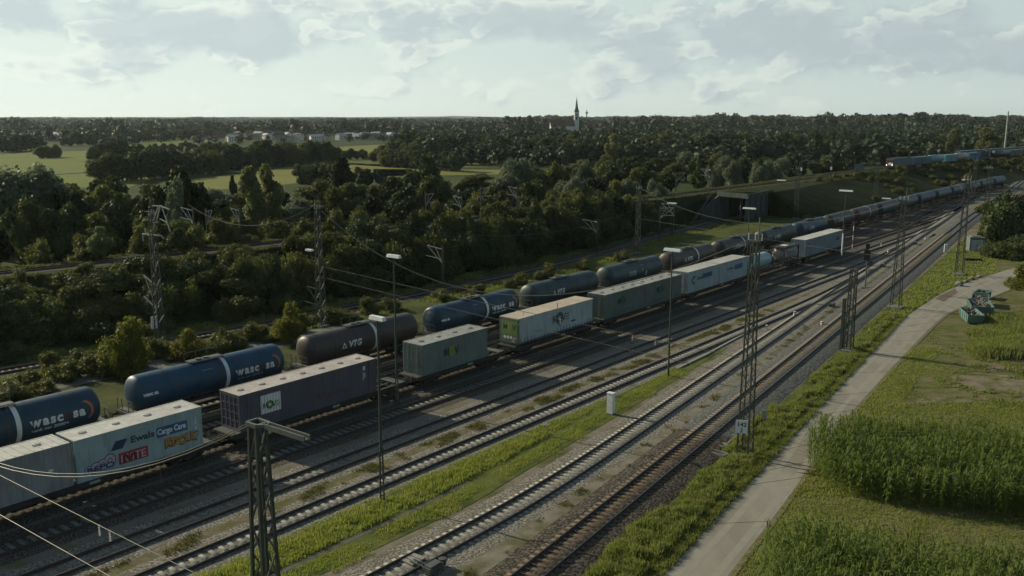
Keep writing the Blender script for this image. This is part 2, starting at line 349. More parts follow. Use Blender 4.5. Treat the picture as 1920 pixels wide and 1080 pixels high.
# ---- railway tracks -----------------------------------------------------------
def resample(pts,step):
    out=[pts[0]]; acc=0
    for a,b_ in zip(pts[:-1],pts[1:]):
        d=math.dist(a[:2],b_[:2]); t=step-acc
        while t<=d:
            f=t/d; out.append(tuple(a[k]+(b_[k]-a[k])*f for k in range(len(a)))); t+=step
        acc=(acc+d)%step if d>0 else acc
        acc=d-(t-step)
    return out
class Path:
    def __init__(s,pts):
        s.p=[tuple(q) if len(q)==3 else (q[0],q[1],0.) for q in pts]; s.c=[0]
        for a,b_ in zip(s.p[:-1],s.p[1:]): s.c.append(s.c[-1]+math.dist(a[:2],b_[:2]))
        s.L=s.c[-1]
    def at(s,t):
        t=min(max(t,0),s.L-1e-6)
        import bisect
        i=min(max(bisect.bisect_right(s.c,t)-1,0),len(s.p)-2)
        a,b_=s.p[i],s.p[i+1]; f=(t-s.c[i])/max(s.c[i+1]-s.c[i],1e-9)
        q=[a[k]+(b_[k]-a[k])*f for k in range(3)]
        return q, math.atan2(b_[1]-a[1],b_[0]-a[0])
    def near(s,x,y):
        best=(1e9,0)
        for i,(a,b_) in enumerate(zip(s.p[:-1],s.p[1:])):
            dx,dy=b_[0]-a[0],b_[1]-a[1]; l2=dx*dx+dy*dy or 1
            f=min(max(((x-a[0])*dx+(y-a[1])*dy)/l2,0),1); d=math.hypot(a[0]+dx*f-x,a[1]+dy*f-y)
            if d<best[0]: best=(d,s.c[i]+f*math.sqrt(l2))
        return best
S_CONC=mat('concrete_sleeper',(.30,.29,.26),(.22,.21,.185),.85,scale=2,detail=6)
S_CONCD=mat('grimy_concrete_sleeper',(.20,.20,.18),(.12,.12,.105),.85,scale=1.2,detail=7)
S_WOOD=mat('brown_wooden_sleeper',(.095,.068,.048),(.15,.115,.08),.85,scale=3,detail=6)
def track(pts,label,sm,ball,z=0,spacing=.63,half=.71,bw=1.9,raised=.0,top=RAILDULL,first=0,last=1e9,bal=True,split=None):
    p=Path(pts); zz=z
    th=thing('railway_track',label,'railway track',(p.p[0][0],p.p[0][1],z+raised),0,'tracks of the freight yard')
    ox,oy=p.p[0][0],p.p[0][1]
    n=max(2,int(p.L/3)); S=[p.at(p.L*i/n) for i in range(n+1)]
    for s in (-1,1):
        b=MB()
        for k,(q,a) in enumerate(S):
            nx,ny=-math.sin(a),math.cos(a)
            for (o,h) in ((-.075,0),(.075,0),(.03,.04),(.036,.17),(-.036,.17),(-.03,.04)):
                w=s*.7525+o; b.v.append((q[0]+nx*w-ox,q[1]+ny*w-oy,q[2]+h+.03))
        m6=[]
        for k in range(n):
            for i in range(6):
                j=(i+1)%6; b.f.append((k*6+i,k*6+j,(k+1)*6+j,(k+1)*6+i)); b.m.append(1 if i==3 else 0)
        b.build('rail',[RUST,top],th)
    V=[];F=[]; cnt=int((min(p.L,last)-first)/spacing)
    for k in range(cnt):
        q,a=p.at(first+k*spacing+random.uniform(-.02,.02)); a+=random.uniform(-.012,.012)
        ca,sa=math.cos(a),math.sin(a); hw=.13; o=len(V)
        for dz in (-.09,.035):
            for (l,w) in ((-hw,-half),(hw,-half),(hw,half),(-hw,half)):
                V.append((q[0]+l*ca-w*sa-ox,q[1]+l*sa+w*ca-oy,q[2]+dz))
        F+=[(o,o+1,o+5,o+4),(o+1,o+2,o+6,o+5),(o+2,o+3,o+7,o+6),(o+3,o,o+4,o+7),(o+4,o+5,o+6,o+7)]
    if V:
        mi_=(np.arange(len(F))//5*spacing+first>split[0]).astype(int) if split else None; me=np_mesh('sleepers',np.array(V),np.array(F),[sm,split[1]] if split else sm,mi=mi_); link('sleepers',me,th,kind='stuff')
    if bal:
        b=MB(); prof=[(-bw-.55,-.03),(-bw,raised*.6+.006),(-.9,.012),(-.6,.0),(.6,.0),(.9,.012),(bw,raised*.6+.006),(bw+.55,-.03)]
        if raised: prof=[(-bw-.9,-raised-.03),(-bw,.0),(-.6,.008),(.6,.008),(bw,.0),(bw+.9,-raised-.03)]
        K=len(prof)
        for k,(q,a) in enumerate(S):
            nx,ny=-math.sin(a),math.cos(a)
            for w,h in prof: b.v.append((q[0]+nx*w,q[1]+ny*w,q[2]+z+raised+h))
        for k in range(n):
            for i in range(K-1): b.f.append((k*K+i,k*K+i+1,(k+1)*K+i+1,(k+1)*K+i)); b.m.append(1 if split and k*p.L/n>split[0] else 0)
        b.build('ballast_bed',[ball,split[2]] if split else ball,kind='structure',smooth=True)
    return th,p
def merge_pts(u,tend):
    "yard track at offset u, running into the through track at tend"
    pts=[A(u,-60+i*20) for i in range(int((tend-25+60)/20)+1)]
    pts+=[A(u,tend-24)]
    def q(t): # point on track 4 line nearest
        x,y=A(u,t); d,n=dirs(AZB); tt=x*d[0]+y*d[1]; return B(-28.25,tt)
    a=A(u,tend-24); c=q(tend+22)
    d1,_=dirs(AZA); d2,_=dirs(AZB)
    for k in range(1,9):
        s=k/8; h=46
        x=(2*s**3-3*s**2+1)*a[0]+(s**3-2*s**2+s)*h*d1[0]+(-2*s**3+3*s**2)*c[0]+(s**3-s**2)*h*d2[0]
        y=(2*s**3-3*s**2+1)*a[1]+(s**3-2*s**2+s)*h*d1[1]+(-2*s**3+3*s**2)*c[1]+(s**3-s**2)*h*d2[1]
        pts.append((x,y))
    return pts
track(merge_pts(-43.45,129.8),'yard track with pale sleepers left of the long grass strip',S_CONC,G_BAL,first=15,last=220)
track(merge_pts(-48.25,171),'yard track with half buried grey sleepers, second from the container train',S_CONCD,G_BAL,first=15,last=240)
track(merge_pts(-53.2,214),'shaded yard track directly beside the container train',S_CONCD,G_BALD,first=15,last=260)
_,PK=track([A(-57.65,-60+i*10) for i in range(30)]+merge_pts(-57.65,253)[14:],'track under the container train',mat('dark_sleeper',(.075,.068,.056),(.05,.045,.038),.85,scale=2),G_BALD,first=20,last=300)  # sleepers coloured darker along the container train's track
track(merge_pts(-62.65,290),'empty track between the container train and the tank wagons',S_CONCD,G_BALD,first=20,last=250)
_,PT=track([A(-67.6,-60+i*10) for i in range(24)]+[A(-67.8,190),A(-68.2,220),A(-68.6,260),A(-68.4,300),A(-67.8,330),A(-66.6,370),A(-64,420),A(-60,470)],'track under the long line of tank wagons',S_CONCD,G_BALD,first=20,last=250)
t4=smooth([(-27.5,22),(-17,33.2),(-12.2,38.8),(-6.66,45.47),(0,53.93),(5.22,61.46),(9.4,68.0)],6)+[B(-28.25,t) for t in range(74,520,12)]
track(t4,'pale sleepered track right of the long grass strip',S_CONC,G_BAL,first=10,last=260,spacing=.60,half=1.22)
track([B(-23.15,t) for t in range(-40,240,8)]+[B(-23.0,250),B(-22.0,300),B(-21,360),B(-20,430),B(-19,520)],'main track with brown sleepers beside the farm road',S_WOOD,mat('oily_brown_ballast',(.026,.023,.019),(.135,.120,.100),.95,scale=6,detail=6,bump=1,bscale=7,lo=.44,hi=.64),first=50,last=250,spacing=.60,half=1.22,raised=.22,bw=1.7,top=RAILTOP,split=(103,mat('worn_brown_sleeper',(.20,.165,.12),(.13,.105,.08),.85,scale=3,detail=6),mat('blue_grey_ballast',(.050,.054,.054),(.165,.165,.155),.95,scale=5,detail=6,bump=1,bscale=7,lo=.42,hi=.62)))
# far fan of extra tracks right of the tank train's tail
track([B(-33.5,t) for t in range(215,520,12)],'far track left of the through tracks near the horizon',S_CONCD,G_BALD,last=0)
track([B(-15.5,t) for t in range(245,520,12)],'far track right of the through tracks near the horizon',S_CONCD,G_BALD,last=0)
# ---- low line to the underpass and high line on the embankment
Lpts=smooth([(-95,42),(-72,64),g(0,698.7),g(200,663.7),g(370,632.5),g(480,612.5),(-9,129.5),g(1080,487),g(1200,452),g(1292,428),g(1337,415),(54.8,220.5)],5)
d,_=dirs(33); Lpts+=[(54.8+d[0]*t,220.5+d[1]*t) for t in range(5,75,10)]
_,PL=track(Lpts,'single track curving into the concrete underpass',S_CONCD,G_BALD,first=20,last=330)
Upts=[(-130,44),(-90,80),(-61.5,107.3),(-48.3,120.4),(-22,149.5),(10,186.5),(43.7,224.3),(71.7,255.0),(98,285),(135,325),(180,370),(240,428),(330,510),(460,620)]
Upts=[(x,y,0) for x,y in smooth(Upts,5)]
UZ=6.0
_,PU=track(Upts,'raised track on the embankment above the underpass',S_CONCD,G_BALD,z=UZ,first=20,last=120,top=RAILTOP,bw=1.55)
U2=[(x,y,0) for x,y in offset_poly([q[:2] for q in Upts],-4.6) if x>95]
_,PU2=track(U2,'second raised track on the far side of the embankment',S_CONCD,G_BALD,z=UZ,first=20,last=120,top=RAILTOP)
# embankment solid
def embankment():
    b=MB(); n=120; K=6
    for k in range(n+1):
        q,a=PU.at(PU.L*k/n); nx,ny=math.sin(a),-math.cos(a)   # towards the yard
        x=q[0]; run=11 if x<50 else 11+10*min(1,(x-50)/50)
        far=12; ff=5.0+4.5*min(1,max(0,(x-70)/30)); cr=4.0 if x<50 else (4.0+10.5*(x-50)/6 if x<56 else max(4.2,14.5-10.3*(x-56)/62))
        for w,z in ((-ff-far,-1.5),(-ff-far+2.2,0.02),(-ff,UZ-.04),(cr,UZ-.04),(cr+run,0.02),(cr+run+1.5,-1.5)):
            b.v.append((q[0]+nx*w,q[1]+ny*w,z))
    for k in range(n):
        for i in range(K):
            j=(i+1)%K; b.f.append((k*K+i,(k+1)*K+i,(k+1)*K+j,k*K+j)); b.m.append(0)
    b.f.append(tuple(range(K))); b.m.append(0); b.f.append(tuple(n*K+i for i in range(K))[::-1]); b.m.append(0)
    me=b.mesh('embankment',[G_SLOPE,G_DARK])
    o=bpy.data.objects.new('embankment',me); COL.objects.link(o)
    # corridor for the low line, open in front of the portal and roofed behind it
    def cutter(S,zt,wl=3.2,wr=3.75):
        c=MB()
        for (q,a) in S:
            nx,ny=-math.sin(a),math.cos(a)
            for w,z in ((-wr,-3),(wl,-3),(wl,zt),(-wr,zt)): c.v.append((q[0]+nx*w,q[1]+ny*w,z))
        for k in range(len(S)-1):
            for i in range(4):
                j=(i+1)%4; c.f.append((k*4+i,k*4+j,(k+1)*4+j,(k+1)*4+i)); c.m.append(0)
        c.f.append((3,2,1,0)); c.m.append(0); e=(len(S)-1)*4; c.f.append((e,e+1,e+2,e+3)); c.m.append(0)
        return c
    tp=PL.near(54.5,220)[1]; d,n=dirs(33); X=lambda u,t:(54.5+u*n[0]+t*d[0],220+u*n[1]+t*d[1])
    side=MB(); side.prism([X(3.2,-12),X(40,-12),X(40,-1),X(4.05,13)],-3,9.5)
    cs=[cutter([PL.at(t) for t in np.linspace(PL.near(20,172)[1],tp-.5,24)],9.5),cutter([PL.at(t) for t in np.linspace(tp-1,PL.L,12)],5.72),side]
    obs_=[]
    for k,c in enumerate(cs): ob=bpy.data.objects.new('cut',c.mesh('cut',G_SLOPE)); COL.objects.link(ob); obs_.append(ob)
    for ob in [o]+obs_:
        bm=bmesh.new(); bm.from_mesh(ob.data); bmesh.ops.recalc_face_normals(bm,faces=bm.faces[:]); bm.to_mesh(ob.data); bm.free()
    for ob in obs_:
        md=o.modifiers.new('cut','BOOLEAN'); md.operation='DIFFERENCE'; md.object=ob; md.solver='EXACT'
    dg=bpy.context.evaluated_depsgraph_get(); me2=bpy.data.meshes.new_from_object(o.evaluated_get(dg)); me2.name='embankment'
    bpy.data.objects.remove(o)
    for ob in obs_: bpy.data.objects.remove(ob)
    print('embankment faces',len(me2.polygons))
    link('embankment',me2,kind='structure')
embankment()
def bridge():
    th=thing('railway_underpass','concrete railway underpass with a dark opening in the grassy embankment','underpass',(54.5,220,0))
    d,n=dirs(33); X=lambda u,t:(u*n[0]+t*d[0],u*n[1]+t*d[1])   # local offsets from portal centre
    cl=MB(); w=.5; X0=X; X=lambda u,t:X0(u,t)
    # side walls (left longer towards the viewer), slab, centre column
    def wall(b,p,q,th_,z0,z1,za=None):
        p=Vector((p[0],p[1],0)); q=Vector((q[0],q[1],0)); dd=(q-p).normalized(); nn=Vector((-dd.y,dd.x,0))*th_/2; za=z1 if za is None else za
        vs=[p-nn+Vector((0,0,z0)),q-nn+Vector((0,0,z0)),q+nn+Vector((0,0,z0)),p+nn+Vector((0,0,z0)),p-nn+Vector((0,0,z1)),q-nn+Vector((0,0,za)),q+nn+Vector((0,0,za)),p+nn+Vector((0,0,z1))]
        b.add(vs,[(0,3,2,1),(4,5,6,7),(0,1,5,4),(1,2,6,5),(2,3,7,6),(3,0,4,7)])
    wall(cl,X(-3.5,-1),X(-3.5,66),.4,-.2,5.7); cl.build('side_wall',CONCB,th)
    r=MB(); wall(r,X(3.72,-4),X(3.72,15),.5,-.2,5.95); 
    r.build('side_wall',CONCB,th)
    pil=MB()
    for t in range(0,16,4):
        a=X(4.1,-2+t); c=X(4.1,-1+t); wall(pil,a,c,.3,-.2,5.3)
    pil.build('pilaster',CONCB,th)
    ww=MB(); wall(ww,X(-3.9,-1.1),X(-6.8,-8),.5,-.2,5.9,2.2); ww.build('wing_wall',CONCB,th)
    sl=MB(); pts=[X(-4.6,-1.2),X(4.4,-4.6),X(4.4,1.0),X(-4.6,2)]; sl.prism(pts,5.5,6.2); sl.build('deck_slab',CONCB,th)
    pa=MB(); wall(pa,X(-4.6,-1.0),X(4.1,-4.3),.3,6.2,6.65); wall(pa,X(4.25,-4.0),X(4.25,14.5),.3,5.97,6.5); pa.build('parapet',CONCB,th)
    for t in (0,8,16): 
        cm=MB(); x,y=X(1.9,-2+t); cm.box(x-.25,x+.25,y-.3,y+.3,-.1,5.5); cm.build('column',CONCB,th)
    st=MB()
    for k in range(14):   # stair up the bank on the left
        x,y=X(-6.2-k*.0,-13+k*.75); st.box(x-.7,x+.7,y-.4,y+.4,k*.42-.2,k*.42+.12)
    st.build('stair',CONCB,th)
    ra=MB()
    for s in (-.9,.9):
        p=X(-6.2+s,-13); q=X(-6.2+s,-3.2); ra.bar((p[0],p[1],1),(q[0],q[1],6.6),.07)
        for k in range(6):
            f=k/5; ra.bar((p[0]+(q[0]-p[0])*f,p[1]+(q[1]-p[1])*f,5.6*f),(p[0]+(q[0]-p[0])*f,p[1]+(q[1]-p[1])*f,1+5.6*f),.06)
    ra.build('stair_railing',STEEL,th)
bridge()
# ---------------------------------------------------------------- lettering
_tc={}
def text_geo(txt,size,bold=.0,shear=0.0,sp=1.0):
    key=(txt,size,bold,shear,sp)
    if key in _tc: return _tc[key]
    cu=bpy.data.curves.new('t','FONT'); cu.body=txt; cu.size=size; cu.offset=bold*size; cu.shear=shear; cu.space_character=sp; cu.resolution_u=3
    o=bpy.data.objects.new('t',cu); COL.objects.link(o)
    dg=bpy.context.evaluated_depsgraph_get(); me=bpy.data.meshes.new_from_object(o.evaluated_get(dg))
    V=[tuple(v.co[:2]) for v in me.vertices]; F=[tuple(p.vertices) for p in me.polygons]
    bpy.data.objects.remove(o); bpy.data.curves.remove(cu); bpy.data.meshes.remove(me)
    if not V: V=[(0,0)]
    w=max(v[0] for v in V)
    _tc[key]=(V,F,w); return _tc[key]
class Decal:
    "flat artwork in (x,z) laid on a face; mapped to a plane or wrapped on a tank"
    def __init__(s): s.V=[];s.F=[];s.M=[];s.lay=[]
    def geo(s,V,F,mi=0,l=0):
        o=len(s.V); s.V+=[(x,y) for x,y in V]; s.lay+=[l]*len(V); s.F+=[tuple(i+o for i in f) for f in F]; s.M+=[mi]*len(F); return s
    def text(s,t,x,z,size,mi=0,bold=.02,rot=0,l=0,fit=None,shear=0,sp=1.0,warp=None):
        V,F,w=text_geo(t,size,bold,shear,sp); k=(fit/w) if fit else 1
        c,q=math.cos(rot),math.sin(rot); W=[(a*k,b) for a,b in V]
        if warp: W=[(a,warp(a,b)) for a,b in W]
        return s.geo([(x+a*c-b*q,z+a*q+b*c) for a,b in W],F,mi,l)
    def rect(s,x0,x1,z0,z1,mi=0,l=0):
        n=max(1,int((x1-x0)/.4)); 
        for i in range(n):
            a=x0+(x1-x0)*i/n; c=x0+(x1-x0)*(i+1)/n; s.geo([(a,z0),(c,z0),(c,z1),(a,z1)],[(0,1,2,3)],mi,l)
        return s
    def poly(s,P,mi=0,l=0): return s.geo(P,[tuple(range(len(P)))],mi,l)
    def ring(s,x,z,r0,r1,mi=0,l=0,a0=0,a1=2*PI,n=28,taper=False,sz=1.0):
        P=[]
        for i in range(n+1):
            t=a0+(a1-a0)*i/n; f=math.sin(PI*i/n)**.5 if taper else 1; rm=(r0+r1)/2; h=(r1-r0)/2*max(f,.05)
            P+=[(x+(rm-h)*math.cos(t),z+(rm-h)*math.sin(t)*sz),(x+(rm+h)*math.cos(t),z+(rm+h)*math.sin(t)*sz)]
        return s.geo(P,[(2*i,2*i+1,2*i+3,2*i+2) for i in range(n)],mi,l)
    def disc(s,x,z,r,mi=0,l=0,n=24,sz=1.0): return s.geo([(x+r*math.cos(2*PI*i/n),z+r*sz*math.sin(2*PI*i/n)) for i in range(n)],[tuple(range(n))],mi,l)
    def build(s,name,mats,parent,y=0,mode='side',e=.006,Rr=None,cz=0,x0=0):
        bm=bmesh.new(); vs=[bm.verts.new((v[0],l*.004,v[1])) for v,l in zip(s.V,s.lay)]
        for f,m in zip(s.F,s.M):
            try: q=bm.faces.new([vs[i] for i in f]); q.material_index=m
            except ValueError: pass
        if mode=='tank':
            zs=[v.co.z for v in bm.verts]; z=min(zs)
            while z<max(zs):
                bmesh.ops.bisect_plane(bm,geom=bm.verts[:]+bm.edges[:]+bm.faces[:],plane_co=(0,0,z),plane_no=(0,0,1)); z+=.1
        for v in bm.verts:
            l=v.co.y; x,z=v.co.x,v.co.z
            if mode=='tank':
                th=z/Rr; r=Rr+e+l; v.co=(x,-r*math.cos(th),cz+r*math.sin(th))
            elif mode=='side': v.co=(x,y-e-l,z)
            elif mode=='end': v.co=(x0-e-l,-x,z)   # on the -X end, read from outside
        me=bpy.data.meshes.new(name); bm.to_mesh(me); bm.free()
        for m in (mats if isinstance(mats,(list,tuple)) else [mats]): me.materials.append(m)
        return link(name,me,parent)
def ink(name,c): return paint('ink_'+name,c,(.12,.1,.09),.35,.6,.5,.75)
INK=dict(white=ink('white',(.62,.65,.64)),black=ink('black',(.02,.022,.025)),green=ink('green',(.10,.20,.045)),lime=ink('lime',(.16,.24,.05)),dkgreen=ink('dkgreen',(.03,.10,.06)),
 blue=ink('blue',(.03,.10,.20)),navy=ink('navy',(.03,.05,.10)),red=ink('red',(.30,.035,.045)),orange=ink('orange',(.42,.13,.05)),amber=ink('amber',(.36,.20,.035)),pink=ink('pink',(.42,.36,.42)),
 dred=ink('dred',(.11,.03,.03)),teal=ink('teal',(.05,.13,.15)),grey=ink('grey',(.25,.27,.27)),mauve=ink('mauve',(.22,.2,.27)))
# ---------------------------------------------------------------- running gear
def bogie_set(th,x,wheels=True):
    b=MB()
    for s in (-1,1):
        b.box(x-1.25,x+1.25,s*1.0-.07,s*1.0+.07,.38,.62); b.box(x-.35,x+.35,s*1.0-.1,s*1.0+.1,.25,.5)
        for w in (-.9,.9):
            b.box(x+w-.16,x+w+.16,s*1.0-.16,s*1.0+.16,.3,.66); b.cyl((x+w+.0,s*1.17,.47),(x+w,s*1.22,.47),.11,n=8)
    b.box(x-.2,x+.2,-1,1,.35,.75); o=b.build('bogie',UNDER,th)
    for w in (-.9,.9):
        m=MB(); m.cyl((x+w,-.78,.46),(x+w,.78,.46),.08,n=8)
        for s in (-1,1):
            m.cyl((x+w,s*.70,.46),(x+w,s*.83,.46),.46,n=20); m.cyl((x+w,s*.66,.46),(x+w,s*.70,.46),.49,n=20)
        m.build('wheel',WHEEL,o)
    return o
def buffers(th,x,s,mt=None):
    for y in (-.88,.88):
        b=MB(); b.cyl((x,y,.86),(x+s*.35,y,.86),.10,n=8); b.cyl((x+s*.35,y,.86),(x+s*.57,y,.86),.075,n=8); b.cyl((x+s*.57,y,.86),(x+s*.62,y,.86),.23,n=14)
        b.build('buffer',mt or UNDER,th)
    c=MB(); c.box(min(x,x+s*.35),max(x,x+s*.35),-.08,.08,.72,.86); c.bar((x+s*.35,0,.8),(x+s*.5,0,.52),.06); c.build('coupling',UNDER,th)
# ---------------------------------------------------------------- tank wagon
TANKR=1.47; TCZ=2.42
def tank_paint(nm,c,d=(.060,.052,.044)): return paint(nm,c,d,.62,.50,.46,.70,sc=.9)
TP={'blue':tank_paint('tank_blue',(.015,.062,.108)),'dkblue':tank_paint('tank_dark_blue',(.014,.048,.080)),'brown':tank_paint('tank_soot_brown',(.060,.048,.042)),
    'slate':tank_paint('tank_slate',(.026,.052,.062)),'black':tank_paint('tank_black',(.026,.032,.036)),'green':tank_paint('tank_green_grey',(.034,.050,.045))}
_tw={}
def tank_wagon(color,logo,band,label,detail=1,rings=True):
    key=(color,logo,band,detail)
    if key in _tw:
        c=copy_tree(_tw[key]); c['label']=label; return c
    th=thing('tank_wagon',label,'tank wagon',group='tank wagons of the long train'); _tw[key]=th
    H=7.25; P=TP[color]; r=TANKR
    prof=[(-H,0.02)]+[(-H+.62*(1-math.cos(R(a))),r*math.sin(R(a))**.8) for a in (12,25,38,50,62,74,84)]+[(-H+.68,r)]
    prof+= [(x,r) for x in np.linspace(-H+1.5,H-1.5,12)]
    prof+=[(-x,q) for x,q in prof[::-1][12:]]
    t=MB(); t.lathe(prof,n=40,cz=TCZ); t.build('tank',P,th,smooth=True)
    if rings:
        for x in (-4.4,-1.6,1.9,4.6):
            q=MB(); q.lathe([(x-.04,r+.001),(x-.04,r+.022),(x+.04,r+.022),(x+.04,r+.001)],n=40,cz=TCZ); q.build('weld_ring',P,th)
    if band:
        q=MB(); xb=0.95 if band==1 else 2.0
        if band in (1,): q.lathe([(xb-.17,r+.003),(xb-.17,r+.028),(xb+.17,r+.028),(xb+.17,r+.003)],n=48,cz=TCZ); q.build('hoop',WHITE,th,smooth=False)
        else:
            d=Decal(); d.rect(xb-.1,xb+.1,-.75,-.05); d.build('marking',INK['white'],th,mode='tank',Rr=r+.02,cz=TCZ)
    # underframe
    f=MB(); L2=7.75
    for s in (-1,1): f.box(-L2,L2,s*.95-.06,s*.95+.06,.82,1.05)
    f.box(-L2,L2,-.14,.14,.78,1.0)
    for x in np.linspace(-L2,L2,9): f.box(x-.07,x+.07,-1.0,1.0,.84,1.0)
    for x in (-L2,L2): f.box(x-.08,x+.08,-1.25,1.25,.76,1.1)
    for x in (-5.4,5.4): f.box(x-.35,x+.35,-1.05,1.05,.98,1.35)
    for x in (-6.9,6.9):
        for y in (-.7,.7): f.bar((x,y,1.0),(x*.93,y*1.3,1.75),.12)
    f.build('underframe',UNDER,th)
    bogie_set(th,-5.3); bogie_set(th,5.3); buffers(th,-L2-.05,-1); buffers(th,L2+.05,1)
    if detail:
        for x in (-7.65,7.65):
            p=MB(); a_,c_=sorted((x,x*.925)); p.box(a_,c_,-1.2,1.2,1.12,1.16); p.build('end_platform',STEEL,th); rl_=MB()
            for y in (-1.2,-.5,.5,1.2): rl_.bar((x,y,1.1),(x,y,2.1),.045)
            rl_.bar((x,-1.2,2.1),(x,1.2,2.1),.045); rl_.bar((x,-1.2,1.6),(x,1.2,1.6),.04)
            rl_.build('handrail',STEEL,th)
        # top walkway, hatch, ladder
        w=MB(); w.box(-1.9,1.3,-.34,-.30,TCZ+r+.12,TCZ+r+.16); w.box(-1.9,1.3,-.55,.55,TCZ+r+.08,TCZ+r+.11)
        for x in (-1.8,-.6,.6,1.2):
            for y in (-.5,.5): w.bar((x,y,TCZ+r-.1),(x,y,TCZ+r+.1),.05)
        w.build('walkway',STEEL,th)
        for x in (-.9,-.2): h=MB(); h.cyl((x,0,TCZ+r-.05),(x,0,TCZ+r+.24),.25,n=14); h.build('hatch',STEEL,th)
        hr=MB()
        for y in (.55,): 
            hr.bar((-1.9,y,TCZ+r+.75),(1.3,y,TCZ+r+.75),.035)
            for x in (-1.9,-.8,.3,1.3): hr.bar((x,y,TCZ+r+.1),(x,y,TCZ+r+.75),.035)
        hr.build('walkway_rail',STEEL,th)
        la=MB()
        for x in (-.2,.2): la.tube([(x+.3,-r-.12,1.15),(x+.3,-r-.12,2.4),(x+.3,-r*.78-.1,3.4),(x+.3,-.5,TCZ+r+.1)],.022,4)
        for z in np.arange(1.3,2.6,.28): la.bar((.1,-r-.12,z),(.5,-r-.12,z),.03)
        la.build('ladder',STEEL,th)
        va=MB(); va.cyl((.2,-1.1,.72),(.2,1.1,.72),.09,n=10); va.box(-.3,.7,-.3,.3,.6,1.0); va.build('outlet_valve',UNDER,th); va=MB(); va.cyl((3,-.55,.62),(4.2,-.55,.62),.19,n=12); va.build('air_tank',UNDER,th)
        sg=MB(); sg.box(-3.3,-2.5,-1.08,-1.03,.5,.82); sg.build('data_plate',INK['grey'],th)
    if logo=='wascosa':
        d=Decal(); size=.98; x=1.75
        for ch,mi in zip('wascosa',(0,0,0,0,1,0,0)):
            V,F,wd=text_geo(ch,size,.045); d.text(ch,x,-.20,size,mi,.045); x+=wd+.095
        d.ring(5.75,.1,.42,.62,2,a0=-1.25,a1=1.75,taper=True,sz=1.35)
        d.build('logo',[INK['white'],INK['dred'],INK['orange']],th,mode='tank',Rr=r,cz=TCZ)
        d=Decal(); d.text('tank car 2000+',1.8,-.62,.34,0,.02,fit=2.7); d.build('lettering',INK['grey'] if color=='blue' else INK['white'],th,mode='tank',Rr=r,cz=TCZ)
        d=Decal(); d.text('wasc sa',-6.85,.0,.42,0,.05); d.build('small_lettering',INK['white'],th,mode='tank',Rr=r+.012,cz=TCZ)
        d=Decal(); d.rect(-1.3,-.35,.95,1.0); d.build('yellow_plate',INK['grey'],th,mode='tank',Rr=r,cz=TCZ)
    elif logo=='VTG':
        x=-3.6; d=Decal()
        d.geo([(x,-.2),(x+.62,-.2),(x+.31,.4)],[(0,1,2)]); d.disc(x+.31,-.02,.13,1,l=1)
        d.text('VTG',x+.85,-.2,.82,0,.05,shear=.25)
        d.build('logo',[INK['white'],P],th,mode='tank',Rr=r,cz=TCZ)
        if color=='black':
            d=Decal(); d.text('SOVB',-.7,-.05,.6,0,.05,sp=.9,shear=-.2); d.rect(-1.4,-.8,.05,.2); d.build('graffiti',INK['white'],th,mode='tank',Rr=r,cz=TCZ)
    elif logo=='plate':
        d=Decal(); d.rect(-2.6,-.75,-.3,.35,1); d.text('GB KG',-2.5,-.17,.5,0,.02,fit=1.55,l=1); d.rect(.8,1.0,.1,.35,1); d.rect(.6,1.4,.95,1.02,1)
        d.build('logo',[P,INK['grey']],th,mode='tank',Rr=r,cz=TCZ)
    return th
seq=[ # colour, logo, band, label
 ('dkblue','wascosa',1,'dark blue tank wagon cut off by the left edge of the photo'),
 ('blue','wascosa',1,'bright blue tank wagon with white hoop behind the grey-blue and blue containers'),
 ('brown','VTG',1,'sooty brown tank wagon with white hoop and white three letter logo'),
 ('dkblue','wascosa',1,'dark blue tank wagon with faded lettering, next right of the sooty brown one'),
 ('slate','VTG',0,'slate grey tank wagon with white logo behind the white curtain sided trailer'),
 ('slate','plate',2,'slate grey tank wagon with pale name plate, behind the two grey-green containers'),
 ('brown','VTG',1,'brownish tank wagon with white hoop right behind a white headed lamp'),
 ('black','VTG',1,'black tank wagon with white graffiti scrawl, hoop near the tall lattice mast'),
 ('green','VTG',0,'greenish grey tank wagon just right of the tall lattice mast'),
]
rest=[('dkblue',0),('green',0),('brown',1),('slate',0),('slate',0),('dkblue',0),('slate',0),('dkblue',1),('green',1),('slate',0),('dkblue',0)]
ordn=['first','second','third','fourth','fifth','sixth','seventh','eighth','ninth','tenth','last']
tn={'dkblue':'dark blue','green':'greenish grey','brown':'brown','slate':'slate grey'}
for k,(c,bn) in enumerate(rest):
    seq.append((c,'VTG' if k<2 else '',bn,'%s %stank wagon, %s beyond the greenish one at the tall mast'%(tn[c],'white hooped ' if bn else '',ordn[k])))
tsec=[]
for k,(c,lg,bn,lab) in enumerate(seq):
    t_mid=32.4+17.25*k-7.25
    dist=PT.near(*A(-67.6,t_mid))[1]
    w=tank_wagon(c,lg,bn,lab,1 if k<10 else 0)
    q,a=PT.at(dist); w.location=(q[0],q[1],.2); w.rotation_euler=(0,0,a)
